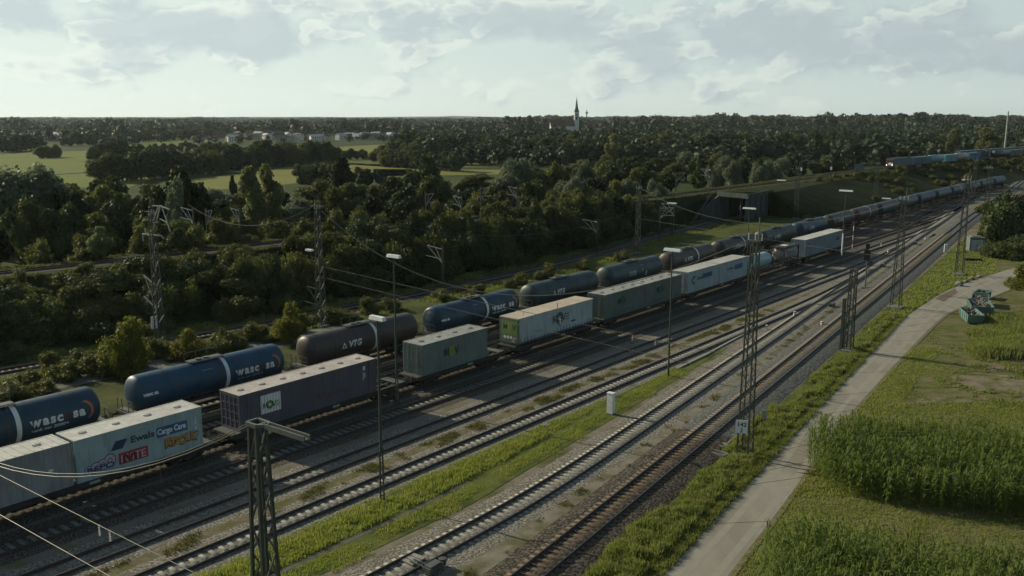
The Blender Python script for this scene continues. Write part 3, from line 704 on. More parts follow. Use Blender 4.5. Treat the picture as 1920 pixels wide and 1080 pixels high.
# ---------------------------------------------------------------- containers
def corr_side(L,z0,z1,y,s,pitch=.28,dep=.036,mi=0,b=None,x0=0):
    "corrugated wall along X, facing y-side s"
    b=b or MB(); n=int(L/pitch); pts=[]
    for i in range(n):
        x=x0-L/2+L*i/n; p=L/n
        pts+=[(x,0),(x+p*.25,0),(x+p*.45,dep),(x+p*.75,dep),(x+p*.95,0)]
    pts.append((x0+L/2,0)); o=len(b.v)
    for x,dd in pts: b.v.append((x,y-s*dd,z0)); b.v.append((x,y-s*dd,z1))
    for i in range(len(pts)-1): b.f.append((o+2*i,o+2*i+2,o+2*i+3,o+2*i+1)); b.m.append(mi)
    return b
def cpaint(n,c,a=.55,d=(.09,.065,.05)): return paint('cont_'+n,c,d,a,.5,.5,.74)
CPT={'silver':cpaint('silver',(.22,.235,.235)),'cyan':cpaint('cyan',(.26,.35,.355)),'navy':cpaint('navy',(.082,.082,.104),.8,(.115,.085,.078)),'sage':cpaint('sage',(.125,.165,.150)),
    'pale':cpaint('pale',(.31,.38,.39)),'green':cpaint('green',(.095,.13,.115)),'ice':cpaint('ice',(.26,.325,.345)),'steel':cpaint('steel',(.15,.20,.23)),
    'roofw':paint('roof_white',(.46,.46,.43),(.26,.23,.19),.6,.6,.42,.72,streak=False),'roofp':paint('roof_pinkish',(.42,.385,.36),(.22,.17,.14),.6,.6,.42,.72,streak=False),
    'roofg':paint('roof_grey',(.28,.29,.27),(.12,.10,.085),.7,.6,.42,.68,streak=False),'roofb':paint('roof_beige',(.42,.36,.285),(.25,.2,.15),.6,.7,.42,.75,streak=False)}
def container(name,L,side,roof,end='doors',hatches=4,ribs=0,W=2.5,Hh=2.9,flat_side=False,inset=0,label='',group=None,cat='container',endcol=None,hcirc=True,posts=None):
    th=thing(name,label,cat,group=group); S=CPT[side]; Rf=CPT[roof]; h=L/2; w=W/2; E=CPT[endcol] if endcol else S
    fr=MB(); ps=[-h+.08,h-.08]
    for x in ps:
        for y in (-w+.075,w-.075): fr.box(x-.08,x+.08,y-.075,y+.075,0,Hh)
    for x in (-h+.06,h-.06):
        fr.box(x-.06,x+.06,-w+.15,w-.15,0,.16); fr.box(x-.06,x+.06,-w+.15,w-.15,Hh-.12,Hh)
    for y in (-w+.045,w-.045):
        fr.box(-h+.16,h-.16,y-.04,y+.04,.0,.15); fr.box(-h+.16,h-.16,y-.04,y+.04,Hh-.10,Hh-.004)
    for x in (posts or []):
        for y in (-w-.006,w+.006-.09+.084): fr.box(x-.09,x+.09,y-.006,y+.006,0,Hh)
    fr.build('frame',S,th)
    for s in (-1,1):
        b=MB()
        if flat_side:
            b.box(-h+.16,h-.16,s*(w-.03)-.02,s*(w-.03)+.02,.15,Hh-.1)
            for x in np.arange(-h+1.2,h-.6,1.22): b.box(x-.02,x+.02,s*(w-.004)-.008,s*(w-.004)+.008,.15,Hh-.1)
        else: corr_side(L-.32,.15,Hh-.1,s*(w-.012),s,b=b)
        b.build('side_wall',S,th)
    r=MB(); r.box(-h+.12,h-.12,-w+.085,w-.085,Hh-.06,Hh-.015)
    if ribs:
        for x in np.arange(-h+.4,h-.2,ribs): r.box(x-.05,x+.05,-w+.15,w-.15,Hh-.015,Hh+.015)
    else:
        for x in np.arange(-h+1.2,h-.8,1.2): r.box(x-.012,x+.012,-w+.15,w-.15,Hh-.015,Hh-.005)
    r.box(-h+.0,h-.0,-w-.003,-w+.085,Hh-.004,Hh+.006); r.box(-h,h,w-.085,w+.003,Hh-.004,Hh+.006); r.box(-h-.002,-h+.121,-w+.085,w-.085,Hh-.004,Hh+.006); r.box(h-.121,h+.002,-w+.085,w-.085,Hh-.004,Hh+.006)
    r.build('roof',Rf,th)
    for i in range(hatches):
        x=-h+L*(i+.5)/hatches; m=MB(); m.cyl((x,0,Hh-.02),(x,0,Hh+.035),.26,n=18); m.cyl((x,0,Hh+.035),(x,0,Hh+.075),.235,.16,n=18); m.bar((x-.27,0,Hh+.06),(x+.27,0,Hh+.06),.05,.03); m.build('roof_hatch',Rf,th)
    for e in (-1,1):
        b=MB(); X=e*(h-.05)
        if end=='doors' and e<0:
            for (y0,y1) in ((-w+.15,-.01),(.01,w-.15)):
                b.box(-h+.02,-h+.06,y0,y1,.16,Hh-.12)
                for z in (.35,.95,1.6,2.25): b.box(-h+.002,-h+.02,y0+.08,y1-.08,z,z+.08)
            b.build('door',E,th)
            lk=MB()
            for y in (-.85,-.35,.35,.85):
                lk.cyl((-h-.03,y,.12),(-h-.03,y,Hh-.1),.024,n=6)
                for z in (.2,.75,1.2,1.9,2.55): lk.box(-h-.06,-h+.01,y-.06,y+.06,z,z+.07)
            for y in (-.35,.35): lk.bar((-h-.05,y,1.15),(-h-.05,y+.4,1.1),.04)
            lk.build('locking_bar',STEEL,th)
        elif end=='panel' and e<0:
            b.box(-h+.05,-h+.08,-w+.15,w-.15,.16,Hh-.12)
            for y in (-1.1,-.55,0,.55,1.1): b.box(-h-.005,-h+.05,y-.06,y+.06,.16,Hh-.12)
            for z in (.16,.78,1.42,2.06,2.66): b.box(-h-.001,-h+.05,-w+.15,w-.15,z,z+.09)
            b.build('end_door',E,th)
        else:
            n=9; pts=[]
            for i in range(n):
                y=-w+.15+(W-.3)*i/n; p=(W-.3)/n; pts+=[(y,0),(y+p*.3,0),(y+p*.45,.05),(y+p*.8,.05)]
            pts.append((w-.15,0)); o=len(b.v)
            for y,dd in pts: b.v.append((e*(h-.02-dd),y,.16)); b.v.append((e*(h-.02-dd),y,Hh-.12))
            for i in range(len(pts)-1): b.f.append((o+2*i,o+2*i+2,o+2*i+3,o+2*i+1)); b.m.append(0)
            b.build('end_wall',E,th)
    return th
def on_k(th,t_mid,z=1.2,path=None,u=-57.65):
    dist=PK.near(*A(u,t_mid))[1]; q,a=PK.at(dist); th.location=(q[0],q[1],z); th.rotation_euler=(0,0,a); return th
def flat_wagon(L,label,pocket=False):
    th=thing('container_wagon',label,'container wagon',group='wagons under the container train'); h=L/2-.65; f=MB()
    for s in (-1,1):
        f.box(-h,h,s*1.18-.05,s*1.18+.05,.55 if pocket else .62,.98); f.box(-h,h,s*1.18-.12,s*1.18+.12,.94,.985); f.box(-h,h,s*1.18-.12,s*1.18+.12,.60,.64)
    f.box(-h,h,-.12,.12,.66,.9)
    for x in np.linspace(-h,h,int(L/1.4)): f.box(x-.05,x+.05,-1.13,1.13,.72,.9)
    for x in (-h,h): f.box(x-.1,x+.1,-1.25,1.25,.72,1.0)
    for s in (-1,1):
        e=s*h; f.bar((e-s*1.9,-1.1,.9),(e,0,.9),.12,.08); f.bar((e-s*1.9,1.1,.9),(e,0,.9),.12,.08)
    f.build('frame',UNDER,th)
    for s in (-1,1):
        dk=MB(); a,c=sorted((s*h,s*(h-.9))); dk.box(a,c,-1.2,1.2,1.0,1.025); dk.build('end_deck',STEEL,th)
    xs=[-h+1.9,h-1.9]+([0] if L>24 else [])
    for x in xs: bogie_set(th,x)
    buffers(th,-h-.05,-1); buffers(th,h+.05,1)
    for x in (-h*.35,h*.1,h*.45):
        m=MB(); m.box(x-.5,x+.5,-1.0,-.4,.35,.66); m.build('equipment_box',UNDER,th); m=MB(); m.cyl((x+.9,-.7,.5),(x+1.7,-.7,.5),.17,n=10); m.build('air_tank',UNDER,th)
    pl=MB(); pl.box(.6,1.3,-1.25,-1.235,.70,.88); pl.build('data_plate',INK['grey'],th)
    for x in (-h+.15,h-.15):
        for y in (-1.2,1.2): hr=MB(); hr.bar((x,y,1.0),(x,y,1.35),.04); hr.build('grab_handle',STEEL,th)
    return th
wg=[(15.2,36.0,'container wagon under the silver and light blue containers'),(36.4,55.6,'container wagon carrying the long dark blue container'),(55.9,69.6,'wagon under the single grey-green container with empty deck at both ends'),
 (70.0,86.3,'pocket wagon carrying the white curtain sided trailer'),(86.6,106.6,'container wagon under the pair of grey-green containers'),(107.0,127.3,'container wagon under the two pale blue containers left of the tall mast'),
 (127.6,148.3,'container wagon carrying the two tank containers'),(148.6,168.3,'last container wagon carrying the long steel blue containers')]
for t0,t1,lab in wg:
    w=flat_wagon(t1-t0,lab,'trailer' in lab); on_k(w,(t0+t1)/2,.2)
# C0 silver
c=container('shipping_container',9.15,'silver','roofw','plain',3,ribs=.55,label='silver grey ribbed container at the left edge with a yellow label',group='containers on the train')
d=Decal(); d.rect(-4.2+1.0,-1.9,.9,1.45,0); d.text('BKEB',-3.1,1.02,.42,1,.05,l=1,fit=1.1); d.rect(3.1,3.4,1.35,1.5,2); d.build('label_plate',[INK['amber'],INK['dred'],INK['white']],c,y=-1.25)
on_k(c,20.6)
# C1 light blue with company name and graffiti
c=container('shipping_container',9.15,'cyan','roofw','plain',4,flat_side=True,label='light blue container with cargo company lettering and graffiti',group='containers on the train')
d=Decal(); Y=-1.25
d.text('Ewals',-.85,1.72,.62,0,.035,fit=1.75); d.rect(1.05,4.15-.75,1.5,2.22,1); d.text('Cargo Care',1.12,1.7,.56,2,.035,l=1,fit=2.15)
for k in range(3):
    o=k*.17; d.poly([(-2.25+o*1.5,1.55-o*.0+.0),(-1.95+o*1.5,1.5),(-1.55+o*1.5,2.1),(-1.85+o*1.5,2.15)],0)
d.build('company_lettering',[INK['navy'],INK['blue'],INK['cyan'] if 'cyan' in INK else INK['white']],c,y=Y)
d=Decal()
for (x,z,r) in ((-3.75,.62,.33),(-3.3,.72,.36),(-2.85,.8,.36),(-2.35,.95,.42)):
    d.disc(x,z,r,0,sz=1.1); d.disc(x,z,r*.86,1,l=1,sz=1.1); d.ring(x,z,r*.3,r*.42,0,l=2)
d.text('B6PO',-3.95,.48,.5,0,.03,l=3,fit=1.9)
d.build('graffiti',[INK['navy'],INK['pink']],c,y=Y)
d=Decal(); d.rect(-1.75,.35,.42,1.22,0); d.text('M/ITE',-1.62,.52,.78,1,.01,l=1,fit=1.8); d.text('IVI',-1.5,.5,.7,2,.06,l=2,fit=1.0); d.build('graffiti',[INK['red'],INK['pink'],INK['dred']],c,y=Y)
d=Decal(); d.text('RYSOUL*',1.6,.62,.82,1,.10,l=0,fit=2.75,sp=.8,warp=lambda a,b_:b_+.06*math.sin(a*4)); d.text('RYSOUL*',1.62,.65,.82,0,.04,l=1,fit=2.72,sp=.8,warp=lambda a,b_:b_+.06*math.sin(a*4)); d.build('graffiti',[INK['amber'],INK['dred']],c,y=Y)
d=Decal(); d.rect(4.0,4.12,1.75,1.87); d.rect(4.0,4.12,1.35,1.47); d.rect(4.05,4.08,1.3,2.3); d.build('marking',INK['white'],c,y=Y)
on_k(c,30.0)
def move_logo(x,z,s,full=True,ec=0,mi=(0,1,2),e3=True):
    "letters with a thick ring for the round one; s = letter height"
    d=Decal(); sc=s/.72
    w_=s*.17
    for P in (((0,0),(w_,0),(s*.36,s),(s*.36-w_,s)),((s*.19,s),(s*.36,s),(s*.60,s*.25),(s*.50,s*.0)),((s*.50,0),(s*.60,s*.25),(s*.95,s),(s*.80,s)),((s*.80,s),(s*.95,s),(s*1.05,0),(s*.88,0))): d.poly([(x+a,z+b_) for a,b_ in P],mi[0],l=3)
    d.ring(x+s*1.55,z+s*.5,s*.30,s*.78,mi[1],l=1)
    if not full: d.disc(x+s*1.55,z+s*.5,s*.76,mi[1],l=0)
    for P in (((s*1.95,s),(s*2.13,s),(s*2.42,s*.28),(s*2.35,0)),((s*2.35,0),(s*2.42,s*.28),(s*2.72,s),(s*2.88,s),(s*2.47,0))): d.poly([(x+a,z+b_) for a,b_ in P],mi[0],l=3)
    if full:
        for k in range(3): d.rect(x+s*2.95,x+s*3.6,z+s*(.04+.36*k),z+s*(.16+.36*k),mi[2],l=2)
    return d
# C2 long dark blue
c=container('shipping_container',13.72,'navy','roofp','panel',7,posts=[-6.1,6.1],label='long dark blue container with a white and green logo panel and pinkish roof',group='containers on the train',endcol='navy')
d=Decal(); d.rect(-5.0,-3.15,.95,2.42,0)
for x in np.arange(-4.95,-3.2,.27): d.rect(x,x+.05,.95,2.42,3,l=1)
m=move_logo(-4.85,1.35,.44,True,mi=(1,2,2)); 
for (v,l) in zip(m.V,m.lay): pass
o=len(d.V); d.V+=m.V; d.lay+=[l+2 for l in m.lay]; d.F+=[tuple(i+o for i in f) for f in m.F]; d.M+=m.M
d.build('logo_panel',[INK['white'],INK['black'],INK['green'],INK['grey']],c,y=-1.25)
d=Decal(); d.rect(5.35,5.6,2.15,2.5); d.rect(5.33,5.4,1.3,2.0); d.rect(5.5,5.6,1.5,1.9); d.build('marking',INK['white'],c,y=-1.25)
d=Decal(); d.text('RGasorer',.3,.75,.75,0,.0,fit=3.6); d.build('graffiti',INK['dred'],c,y=-1.25)
on_k(c,44.6)
# C3 single grey green
c=container('shipping_container',9.15,'sage','roofg','doors',4,label='single grey-green container with letters and a green blob, standing between two gaps in the train',group='containers on the train')
d=move_logo(-1.7,1.25,.72,False,mi=(0,1,1)); d.build('logo',[INK['black'],INK['lime']],c,y=-1.25); on_k(c,61.7)
# C4 white curtain trailer
c=thing('curtain_trailer','white curtain sided trailer with a green lettered end panel and beige roof','trailer',group=None); h=6.9; w=1.27
b=MB(); b.box(-h+.05,h-.05,-w+.03,w-.03,.32,2.80); b.build('curtain',CPT['pale'],c)
b=MB(); b.box(-h,h,-w,w,2.80,2.9); b.build('roof',CPT['roofb'],c)
b=MB(); 
for x in (-h+.06,h-.06):
    for y in (-w+.07,w-.07): b.box(x-.07,x+.07,y-.075,y+.075,.1,2.8)
b.box(-h,h,-w+.002,w-.002,.14,.32); b.build('frame',STEEL,c)
b=MB()
for x in np.arange(-h+.4,h-.2,.58): b.box(x-.025,x+.025,-w-.015,-w+.005,.05,.75 if int(x*10)%3 else .55); b.box(x-.05,x+.05,-w-.03,-w-.012,.30,.42)
b.build('strap',INK['navy'],c)
b=MB(); b.box(-h-.012,-h+.05,-w+.14,w-.14,.32,2.78); b.build('end_door',cpaint('endolive',(.12,.14,.10)),c)
d=Decal(); d.rect(-.95,1.1,1.15,2.6,0); d.disc(.0,1.95,.5,3,l=1)
d.text('M',-.80,1.62,.85,1,.01,l=2,fit=.6); d.text('V',.42,1.62,.85,1,.01,l=2,fit=.5)
for k in range(3): 
    x=-.75+k*.42; d.poly([(x,.80),(x+.2,.6),(x+.4,.8),(x+.2,1.0)],2,l=1)
d.rect(.55,.62,.42,.8,2); d.rect(.7,.95,.75,.8,2); d.rect(.3,.8,.36,.42,2)
d.build('end_logo',[INK['green'],INK['black'],INK['white'],INK['lime']],c,mode='end',x0=-h-.012)
m=move_logo(-1.0,1.35,.85,True,mi=(0,1,0)); m.poly([(-.15,1.35),(.75,1.35),(.36,.85)],1,l=0); m.build('side_logo',[INK['navy'],INK['dkgreen']],c,y=-w)
d=Decal(); 
for x in (-3.9,-3.55,-3.1): d.poly([(x,1.02),(x+.15,.87),(x+.3,1.02),(x+.15,1.17)],0)
d.rect(2.5,3.3,.95,1.15,1); d.build('marking',[INK['grey'],INK['navy']],c,y=-w)
b=MB(); 
for x in (-5.9,-4.6,5.2):
    for y in (-.9,.9): b.cyl((x,y-.15,-.18),(x,y+.15,-.18),.42,n=14)
b.build('tyre',BLACK,c)
b=MB(); b.bar((-.1,-1.25,2.9),(-.1,-1.25,3.5),.05); b.build('aerial',STEEL,c)
on_k(c,78.1)
# C5 pair
for t,lab,e in ((92.05,'left one of the coupled pair of grey-green containers with dark letters','doors'),(101.3,'right one of the coupled pair of grey-green containers with dark letters','plain')):
    c=container('shipping_container',9.15,'green','roofg',e,4,label=lab,group='containers on the train')
    d=move_logo(-1.9,1.35,.7,False,mi=(0,1,1)); d.build('logo',[INK['black'],INK['dkgreen']],c,y=-1.25)
    b=MB()
    for x in np.arange(-4,4.3,.6): b.box(x-.02,x+.02,-1.262,-1.25,.15,.6)
    b.build('strap',INK['black'],c); on_k(c,t)
for t,lab,e in ((112.3,'pale blue container with teal emblem left of the tall lattice mast','doors'),(121.6,'pale blue container crossed by the tall lattice mast','plain')):
    c=container('shipping_container',9.15,'ice','roofw',e,0,ribs=.6,label=lab,group='containers on the train')
    d=Decal()
    if e=='doors': d.ring(-2.9,1.6,.25,.6,0,a0=.8,a1=5.4); d.text('Carexpress',-2.0,1.5,.7,0,.03,fit=1.7); d.rect(-.4,2.4,1.5,2.15,1); d.text('CONPONIA',-.3,1.65,.5,2,.03,l=1,fit=2.5)
    else: d.text('containers',-2.2,1.6,.6,1,.02,fit=2.2); d.rect(.4,3.0,1.4,2.1,1)
    d.build('lettering',[INK['teal'],INK['blue'],INK['navy']],c,y=-1.25); on_k(c,t)
# C6/C7 tank containers
def tank_container(L,tc,label,caged):
    c=thing('tank_container',label,'tank container',group='tank containers on the train'); h=L/2; f=MB()
    for x in (-h+.08,h-.08):
        for y in (-1.15,1.15): f.box(x-.08,x+.08,y-.08,y+.08,0,2.6)
        f.box(x-.06,x+.06,-1.07,1.07,.0,.14); f.box(x-.06,x+.06,-1.07,1.07,2.46,2.6)
        for y in (-1,1): f.bar((x,y*1.1,.75),(x,y*.55,.1),.1); f.bar((x,y*1.1,1.9),(x,y*.55,2.5),.1)
    for y in (-1.15,1.15):
        f.box(-h+.16,h-.16,y-.05,y+.05,0,.13)
        if caged: f.box(-h+.16,h-.16,y-.05,y+.05,2.48,2.6)
    if caged: f.box(-h+.1,h-.1,-1.0,1.0,2.5,2.54)
    f.build('frame',UNDER if caged else STEEL,c)
    t=MB(); r=1.1; t.lathe([(-h+.2,.02),(-h+.23,.5),(-h+.35,.85),(-h+.55,1.04),(-h+.8,r),(0,r),(h-.8,r),(h-.55,1.04),(h-.35,.85),(h-.23,.5),(h-.2,.02)],n=28,cz=1.3); t.build('tank',tc,c,smooth=True)
    p=MB(); p.box(-.7,.7,-.4,.4,2.42,2.47) if not caged else p.box(-.9,.5,-.5,.5,2.56,2.6); p.build('hatch_cover',WHITE,c)
    d=Decal(); d.rect(-2.0,-.9,.35,.8,0); d.build('label_plate',INK['red'] if caged else INK['navy'],c,mode='tank',Rr=1.1,cz=1.3)
    if caged:
        d=Decal(); d.rect(-1.7,1.7,.0,.5,0); d.build('marking',INK['teal'],c,mode='tank',Rr=1.1,cz=1.3)
    return c
c=tank_container(8.6,paint('tankc_blue',(.20,.36,.40),(.1,.1,.09),.4,.4),'light blue tank container just right of the tall lattice mast',False); on_k(c,132.0)
c=tank_container(6.06,paint('tankc_pink',(.24,.225,.215),(.12,.08,.07),.6,.5,.45,.7),'grimy tank container in a dark frame with a white top plate',True); on_k(c,143.3)
c=container('shipping_container',9.15,'steel','roofw','plain',0,label='steel blue container with ribbed end, next to last of the container train',group='containers on the train'); on_k(c,153.7)
d=Decal(); d.rect(-3.6,-2.8,1.9,2.2,0); d.build('marking',INK['navy'],c,y=-1.25)
c=container('shipping_container',9.15,'steel','roofw','plain',0,label='steel blue container, last one of the container train',group='containers on the train'); on_k(c,162.9)
d=Decal(); d.rect(1.2,2.6,1.3,1.9,0); d.build('marking',INK['navy'],c,y=-1.25)
ARM=M('sunlit_arm_pale_pole',(.34,.35,.32),(.22,.22,.20),.5)  # sunlight painted onto the mast arms as pale steel; radio mast is pale itself
# ---------------------------------------------------------------- masts, lamps, wires
dA_,nA_=dirs(AZA)
ACROSS=math.atan2(-nA_[1]*-1,nA_[0])  # angle of the across-track direction (towards the road)
RZX=math.atan2(nA_[1],nA_[0])
def lattice(th,h,w0,w1,leg=.085,wy=None,step=1.0,mt=None,name='lattice_shaft'):
    mt=mt or STEELD; b=MB(); wy=wy or 1.0
    W=lambda z:(w0+(w1-w0)*z/h)/2
    for sx in (-1,1):
        for sy in (-1,1): b.bar((sx*W(0),sy*W(0)*wy,-.1),(sx*W(h),sy*W(h)*wy,h),leg)
    b.build(name,mt,th)
    b=MB(); z=.3; k=0
    while z<h-step*.5:
        z2=min(z+step,h)
        for (a,c) in (((-1,-1),(1,-1)),((1,-1),(1,1)),((1,1),(-1,1)),((-1,1),(-1,-1))):
            if k%2: a,c=c,a
            b.bar((a[0]*W(z),a[1]*W(z)*wy,z),(c[0]*W(z2),c[1]*W(z2)*wy,z2),leg*.5,leg*.5)
        z=z2; k+=1
    b.build('bracing',STEEL,th)  # steel paler than the legs, painting in the white sun glints
    f=MB(); f.box(-w0*.8,w0*.8,-w0*.8*wy,w0*.8*wy,-.05,.22); f.build('foundation',CONC,th)
def insulator(b,p,q,r=.07,n=5):
    p=Vector(p);q=Vector(q)
    for k in range(n):
        a=p.lerp(q,k/n); c=p.lerp(q,(k+.6)/n); b.cyl(a,c,r,r*.6,n=8)
def headspan_mast(x,y,h,w0,w1,label,head='beam'):
    th=thing('lattice_mast',label,'lattice mast',(x,y,0),RZX,'lattice masts of the yard'); lattice(th,h,w0,w1,.095)
    c=MB(); s=1.0
    c.bar((-w1*.75,-w1*.6,h+.04),(w1*.75,-w1*.6,h+.04),.09,.12); c.bar((-w1*.75,w1*.6,h+.04),(w1*.75,w1*.6,h+.04),.09,.12); c.bar((-w1*.75,-w1*.6,h+.04),(-w1*.75,w1*.6,h+.04),.08,.12); c.bar((w1*.75,-w1*.6,h+.04),(w1*.75,w1*.6,h+.04),.08,.12)
    if head=='beam':
        c.bar((w1*.75,-w1*.6,h+.06),(w1*1.5,-.06,h+.08),.08,.1); c.bar((w1*.75,w1*.6,h+.06),(w1*1.5,.06,h+.08),.08,.1)
        c.bar((w1*1.4,-.1,h+.08),(2.35,-.1,h+.10),.05,.15); c.bar((w1*1.4,.1,h+.08),(2.35,.1,h+.10),.05,.15); c.bar((w1*1.3,0,h+.03),(2.35,0,h+.05),.2,.03)
    elif head=='cross': c.bar((-1.3,0,h+.3),(1.2,0,h+.35),.1)
    c.build('head_frame',STEEL,th)
    if head!='beam':
        for k in range(3): 
            i=MB(); xx=-.5+k*.5; insulator(i,(xx,0,h+.1),(xx,0,h+.6),.05); i.build('insulator',CERAM,th)
        i=MB(); i.cyl((.25,0,h),(.25,0,h+1.7),.04,n=6); i.build('spike',STEEL,th)
    return th
MASTS={}
for nm,(x,y),h,w0,w1,hd,lab in (
 ('fg',(-7.65,26.0),15.42,.98,.34,'beam','large lattice mast in the foreground with a pale steel crossbeam on top'),
 ('c',(17.1,63.2),15.9,.86,.44,'ins','tall lattice mast carrying the white number board beside the main track'),
 ('d',(50.1,115.9),14.0,1.15,.45,'ins','third tall lattice mast to the right of the signal, beside the grass'),
 ('e',(70.6,141.1),15.0,1.1,.5,'none','lattice mast on the grass in front of the bushes by the grey hut'),
 ('l0',(-38.5,96.6),14.2,.85,.40,'cross','lattice mast at the left with insulators on its crossbeam'),
 ('l1',(-22.6,105.1),14.0,.85,.40,'cross','lattice mast behind the sooty brown tank wagon with a lamp on a bracket'),
 ('l2',(22.9,163.9),11.7,.8,.5,'none','lattice mast left of the underpass beside the low single track'),
 ('l3',(69.4,221.2),12.0,.9,.65,'none','lattice mast right of the underpass at the foot of the grassy slope'),
 ('l4',A(-80,262),11.5,1.0,.6,'none','distant lattice mast on the grass behind the tank wagons'),
 ('r5',B(-18.5,232),13.0,1.0,.6,'none','distant lattice mast behind the dark bushes at the right'),
 ('r6',(133,262),12.0,1.0,.6,'none','farthest lattice mast among the converging tracks at the right')):
    MASTS[nm]=(headspan_mast(x,y,h,w0,w1,lab,hd),x,y,h)
th=thing('lattice_mast','short double lattice mast without wires beside the farm road',"lattice mast",(35.8,93.6,0),RZX,'lattice masts of the yard')
lattice(th,8.9,.7,.5,.12,1.3)
b=MB(); b.box(-.9,-.62,-.2,.2,0,5.6); b.build('cabinet_post',STEELD,th)
# extra bracket parts
th=MASTS['l1'][0]; b=MB(); b.bar((-.5,0,8.2),(-1.5,0,8.2),.07); b.bar((-1.5,0,8.2),(-1.5,0,8.9),.07); b.build('lamp_bracket',STEEL,th); b=MB(); b.box(-2.3,-1.2,-.2,.2,8.9,9.12); b.build('lamp_head',LAMPW,th)
b=MB(); b.bar((-.4,0,4.4),(-2.4,0,4.6),.07); b.bar((-.4,0,2.6),(-2.4,0,4.5),.06); b.bar((-.4,0,2.5),(-3,0,2.7),.06); b.build('cantilever',STEEL,th)
th=MASTS['l0'][0]; b=MB(); b.bar((-.4,0,6.6),(-2.6,0,7.4),.10); b.bar((-.4,0,3.9),(-2.8,0,5.0),.10); b.bar((-2.4,0,7.3),(-.4,0,4.0),.06); b.build('cantilever',ARM,th)
b=MB(); b.bar((-2.2,0,12.0),(1.8,0,12.1),.12); b.bar((-2.1,0,12.0),(-2.1,0,11.2),.07); insulator(b,(1.5,0,12.1),(2.2,0,11.8),.09); insulator(b,(-1.5,0,12.1),(-1.5,0,12.7),.08); b.build('crossarm',ARM,th)
b=MB(); b.box(-1.05,-.98,-.4,.4,1.6,3.0); b.bar((-1,0,2.9),(-.4,0,2.9),.05); b.bar((-1,0,1.7),(-.4,0,1.7),.05); b.build('number_board',WHITE,th)
b=MB(); 
for p,q in (((.3,0,15.2),(1.9,0,15.3)),((.3,0,13.6),(1.5,0,15.2)),((.3,0,13.4),(1.2,0,13.5)),((1.9,0,15.3),(.8,0,13.4))): b.bar(p,q,.11)
b.bar((1.9,0,15.3),(3.6,0,15.0),.11); b.bar((2.2,0,15.2),(3.5,0,12.6),.09); b.bar((1.6,0,13.9),(3.0,0,13.6),.08)
b.build('top_bracket',ARM,th)
def kmsign():
    x,y,h=17.1,63.2,0
    t=thing('number_board','white number board reading 142 over 2 on the tall lattice mast','sign',(16.55,62.35,2.55),0)
    b=MB(); b.box(-.42,.42,-.02,.02,-.48,.48); b.build('board',WHITE,t)
    b=MB(); b.box(-.12,-.06,.02,.6,.2,.26); b.box(.06,.12,.02,.6,-.26,-.2); b.build('bracket',STEELD,t)
    d=Decal(); d.text('142',-.33,.02,.42,0,.02,fit=.66); d.text('2',-.1,-.40,.42,0,.02); o=d.build('number',INK['black'],t,y=-.02)
    t.rotation_euler=(R(-4),0,R(-12))
kmsign()
def sagline(p,q,sag,n=24):
    return [tuple(p[k]+(q[k]-p[k])*s/n-(4*sag*(s/n)*(1-s/n) if k==2 else 0) for k in range(3)) for s in range(n+1)]
WIRE=M('wire_metal',(.11,.115,.10),(.07,.07,.06),.45,metal=.5,scale=1)
def headspan(p,q,sag,zs,label,r=.028,double=True,drops=(.2,.3,.4,.5,.6,.7,.8),ins=()):
    th=thing('span_wire',label,'overhead wire',(p[0],p[1],0),0); o=Vector((p[0],p[1],0))
    L_=sagline(p,q,sag); b=MB(); b.tube([Vector(a)-o for a in L_],r,5)
    if double: b.tube([Vector(a)-o+Vector((.05,.09,.09)) for a in L_],r*.8,5)
    b.build('carrier_wire',WIRE,th)
    for z in zs:
        b=MB(); b.tube([Vector(a)-o for a in sagline((p[0],p[1],z),(q[0],q[1],z),.12,10)],r*.8,5); b.build('cross_wire',WIRE,th)
    b=MB()
    for s in drops:
        k=s; P=[p[i]+(q[i]-p[i])*k for i in range(3)]; zt=P[2]-4*sag*k*(1-k)
        if zt>zs[0]+.1: b.tube([(P[0]-o.x,P[1]-o.y,zt),(P[0]-o.x,P[1]-o.y,zs[0])],r*.35,4)
    if b.v: b.build('dropper',WIRE,th)
    b=MB()
    for s in ins:
        P=[p[i]+(q[i]-p[i])*s for i in range(3)]
        z=zs[0]; insulator(b,(P[0]-o.x,P[1]-o.y,z-.08),(P[0]-o.x,P[1]-o.y,z-.55),.045,6)
    if b.v: b.build('insulator',CERAM,th)
    return th
headspan((-7.8,26.2,15.4),(-43.5,53.4,15.8),6.2,(9.3,7.35),'sagging pair of span wires at the lower left, from the foreground mast',.020,drops=(.12,.2,.28,.36,.44,.52),ins=(.222,.205))
headspan((16.8,63.6,16.0),(-22.6,105.1,14.2),6.9,(7.3,6.0),'sagging span wire from the tall numbered mast over both trains to the left',.03,False,drops=(),ins=(.14,.18,.32,.4))
headspan((50.1,115.9,13.9),(22.9,163.9,12.0),4.6,(6.4,),'sagging span wire from the third tall mast towards the underpass',.033,False,drops=())
th=thing('overhead_wire','long wire sagging between the two lattice masts at the left','overhead wire',(0,0,0)); b=MB(); b.tube(sagline((-22.9,104.6,14.4),(-45.0,126,12.5),2.6),.035,5); b.build('wire',WIRE,th)
th=thing('overhead_wire','thin wire running along the dark bushes above the low track','overhead wire',(0,0,0)); b=MB(); b.tube(sagline((-22.4,105.4,14.2),(23,163.5,8.4),4.2),.03,5); b.build('wire',WIRE,th)
